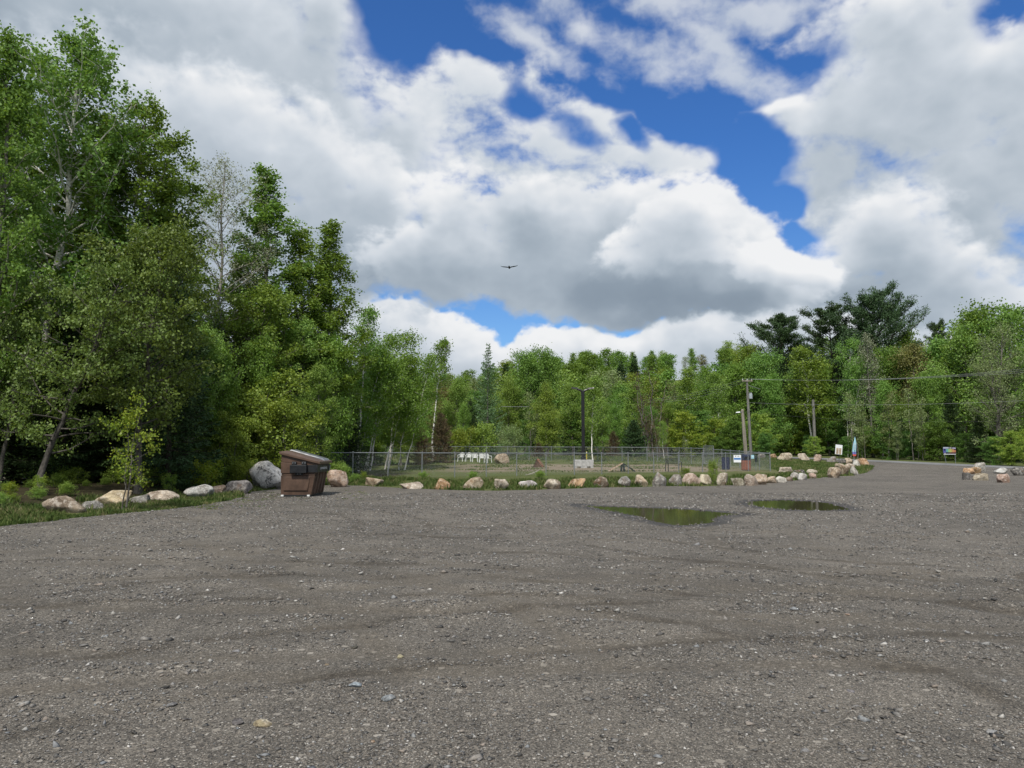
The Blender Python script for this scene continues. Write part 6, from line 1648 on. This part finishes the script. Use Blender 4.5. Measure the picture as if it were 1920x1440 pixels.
for i, x in enumerate((-.48, 0, .48)):
    a = (p1[0] + dx + x, Y1 - .13, top1 + .07)
    wire(['lowest', 'middle', 'uppermost'][i] + ' of the three pale wires from the crossarm to the right edge', a, (RE[0] + x, RE[1], Z(664 + (2 - i) * 9, RE[1])), .55 + .12 * i, M_CABLE)
    wire(['front', 'middle', 'rear'][i] + ' of the three pale wires from the crossarm to the left wood', a, (LE[0] + x, LE[1] + .4 * i, Z(750 + i * 2, LE[1])), .5 + .1 * i, M_CABLE)
wire('single pale wire below the transformer running to the right edge', (p1[0] + dx * .8, Y1 - .15, Z(755, Y1)), (RE[0], RE[1], Z(738, RE[1])), .5, M_CABLE)
wire('black cable from the short pole to the right edge', (p2[0] + dx2, Y2 - .14, Z(772, Y2)), (RE[0], RE[1] - 1, Z(776, RE[1])), .8, M_CABLEK, .013)
wire('black cable from the short pole to the left wood', (p2[0] + dx2, Y2 - .14, Z(772, Y2)), (X(1240, 84), 84, Z(797, 84)), .3, M_CABLEK, .013)
m = MB(); wire('pale wire glimpsed between the trees left of the olive cone', (X(940, 100), 100, Z(762, 100)), (X(1000, 96), 96, Z(762, 96)), .05, M_CABLE, .03)

# ------------------------------------------------------------------ signs by the road
t, w, z0, z1 = panel_sign('board_sign', 1565, 1579, 834, 852, 66.0, 'white board sign with two pale photo panels on a black post', 'sign')
pn_ = empty('panel', (0, 0, 0)); pn_.parent = t
pn_.rotation_euler = (0, R(6), 0)
m = MB(); m.box((0, 0, 0), (w * .92, .03, z1 - z0)); b_ = m.build('board', M_SIGNW, pn_, bevel=.004, loc=(-.10, 0, (z0 + z1) / 2))
for sx in (-1, 1):
    m = MB(); m.box((sx * w * .185, -.018, -(z1 - z0) * .15), (w * .31, .006, (z1 - z0) * .62)); m.build('photo_panel', M_PALEPLANK, pn_, loc=(-.10, 0, (z0 + z1) / 2))
m = MB(); m.tube([(.05, .04, -.1), (.03, .04, z0 + .15)], .028, 8); m.build('post', M_BLACKM, t)
def feather():
    Y = 63.5; x, _, z = on(1602.5, Y); k = Y / FPX
    t = empty('feather_flag', (x, Y, z)); tag(t, 'tall pale blue feather flag with a red foot among the boulders', 'flag')
    m = MB(); m.tube([(0, 0, -.1), (0, 0, (873 - 845) * k), (.02, 0, (873 - 830) * k), (.10, 0, (873 - 820) * k)], [.022, .02, .015, .008], 6); m.build('pole', M_BLACKM, t)
    zb, zt_ = (873 - 857) * k, (873 - 821) * k
    def row(f): return zb + (zt_ - zb) * f
    def blade(f0, f1, n, mat, nm):
        V, F = [], []
        for i in range(n + 1):
            f = f0 + (f1 - f0) * i / n; ww = 6.6 * k * (1 - max(0, (f - .45) / .55) ** 1.5) * (1 if f > .05 else .9) + .01
            lean = .16 * max(0, f - .3); sway = .03 * math.sin(f * 7)
            for j, yy in enumerate((0, .012)):
                V += [(-.03 + lean - ww * .5, yy + sway, row(f)), (-.03 + lean, yy - .03 + sway, row(f)), (-.03 + lean + ww * .5, yy + sway, row(f))]
        for i in range(n):
            for j in range(2):
                for q in range(2):
                    a = i * 6 + j * 3 + q; F.append((a, a + 1, a + 7, a + 6))
        return link(nm, mk_mesh(nm, V, np.array(F), [mat], True), t)
    blade(.22, 1, 14, M_LBLUE, 'cloth'); blade(.09, .22, 3, M_VIOLET, 'violet_stripe'); blade(0, .09, 2, M_REDC, 'red_foot')
    m = MB()
    for q, f in enumerate((.34, .40, .46, .52, .58, .64)): m.box((-.02 + .16 * max(0, f - .3), -.045 + .03 * math.sin(f * 7), row(f)), (.10 if q % 2 else .14, .004, .035))
    m.build('lettering', M_SIGNW, t)
feather()
def colour_sign():
    Y = 64.0; k = Y / FPX; x, _, z = on(1780, Y)
    t = empty('lawn_sign', (x, Y, z)); tag(t, 'rainbow coloured sign on two thin legs beside the road', 'sign')
    z0, z1 = Z(851, Y) - z, Z(838, Y) - z; w = 24 * k; hh = z1 - z0
    p = MB().box((0, 0, (z0 + z1) / 2), (w, .02, hh)).build('panel', M_INK, t)
    def patch(u0, u1, v0, v1, c, nm):
        o = MB().box(((u0 + u1 - 1) * w / 2, -.013, z0 + hh * (v0 + v1) / 2), ((u1 - u0) * w, .004, (v1 - v0) * hh)).build(nm, simple('sign_' + nm, tuple(q * .66 + .02 for q in c), .5, .1, 9), p)
    patch(.02, .45, .76, .97, (.55, .60, .74), 'pale_heading'); patch(.50, .66, .74, .97, (.40, .42, .38), 'grey_emblem'); patch(.72, .99, .74, .90, (.55, .52, .70), 'lilac_heading')
    patch(.02, .22, .12, .74, (.10, .11, .42), 'blue_block'); patch(.07, .17, .46, .68, (.50, .52, .85), 'lilac_mark'); patch(.08, .19, .04, .16, (.75, .70, .74), 'white_mark')
    patch(.24, .40, .26, .70, (.16, .48, .42), 'teal_band'); patch(.40, .54, .24, .70, (.36, .58, .20), 'green_band'); patch(.54, .68, .24, .70, (.62, .56, .14), 'yellow_band')
    patch(.70, .84, .24, .66, (.66, .34, .12), 'orange_band'); patch(.84, .99, .24, .56, (.60, .22, .10), 'red_band'); patch(.50, .98, .06, .18, (.16, .01, .03), 'maroon_strip')
    MB().box((0, -.004, z0 - .03), (w * .94, .05, .04)).build('rail', M_SIGNW, t)
    MB().tube([(-w * .40, 0, z0 - .03), (-w * .28, 0, -.1)], .018, 6).build('leg', M_STEEL, t)
    MB().tube([(w * .43, 0, z0 - .03), (w * .43, 0, -.1)], .018, 6).build('leg', M_STEEL, t)
colour_sign()
# ------------------------------------------------------------------ the soaring bird
def build_bird():
    Y = 58.0; x = X(955, Y); z = Z(501.5, Y); k = Y / FPX; s = 16.5 * k
    V, F = [], []
    # wing cross-sections from the body to the tip: span, chord front, chord back, height
    secs = [(0.06, .16, -.20, 0), (.25, .20, -.20, .055), (.5, .21, -.16, .10), (.75, .16, -.14, .13), (.92, .08, -.12, .17), (1.0, .0, -.10, .22)]
    for sg in (-1, 1):
        b = len(V)
        for (u, f, r_, q) in secs:
            V += [(sg * u * s, -f * s, q * s), (sg * u * s, (-f * .3 + -r_ * .3) * s, q * s + .020 * s), (sg * u * s, -r_ * s, q * s - .01 * s), (sg * u * s, (-f * .3 - r_ * .3) * s, q * s - .018 * s)]
        for i in range(len(secs) - 1):
            for j in range(4):
                a = b + i * 4 + j; c = b + i * 4 + (j + 1) % 4; F.append((a, c, c + 4, a + 4))
        F.append(tuple(b + len(secs) * 4 - 4 + j for j in range(4)))
    bm = bmesh.new(); vs_ = [bm.verts.new(v) for v in V]
    for f in F: bm.faces.new([vs_[i] for i in f])
    mm = MB(); mm.bm = bm
    mm.tube([(0, -.36 * s, -.02 * s), (0, -.30 * s, -.02 * s), (0, -.2 * s, -.03 * s), (0, 0, -.04 * s), (0, .2 * s, -.03 * s), (0, .32 * s, -.01 * s)], [.02 * s, .055 * s, .08 * s, .115 * s, .07 * s, .04 * s], 10)
    mm.hull8([(-.05 * s, .28 * s, -.02 * s), (.05 * s, .28 * s, -.02 * s), (.13 * s, .52 * s, 0), (-.13 * s, .52 * s, 0), (-.05 * s, .28 * s, .01 * s), (.05 * s, .28 * s, .01 * s), (.13 * s, .52 * s, .02 * s), (-.13 * s, .52 * s, .02 * s)])
    o = mm.build('bird', M_BIRD, None, loc=(x, Y, z), rot=(R(4), R(2), R(176))); tag(o, 'dark soaring bird with outstretched wings against the clouds', 'bird')
build_bird()
# weedy plants by the boulders
x, y = G(1341, 909); plant_xy('shrub', x, y + .3, 1.05, 'yellow-green weedy plant between the cream block and the pointed boulder', .45, 0, None)
for i, (px, py, lb) in enumerate(((1015, 898, 'small tuft of weeds behind the cream pink-tinted boulder'), (885, 899, 'small tuft of weeds behind the broad beige boulder'), (1290, 890, 'green weeds in front of the bench'), (658, 905, 'green weeds right of the pinkish crusted boulder'), (790, 900, 'tuft of weeds left of the bright orange boulder'))):
    x, y = G(px, py); plant_xy('green_shrub', x, y + .8, .38, lb, 1.5, i * 1.1, 'weeds along the boulder row')
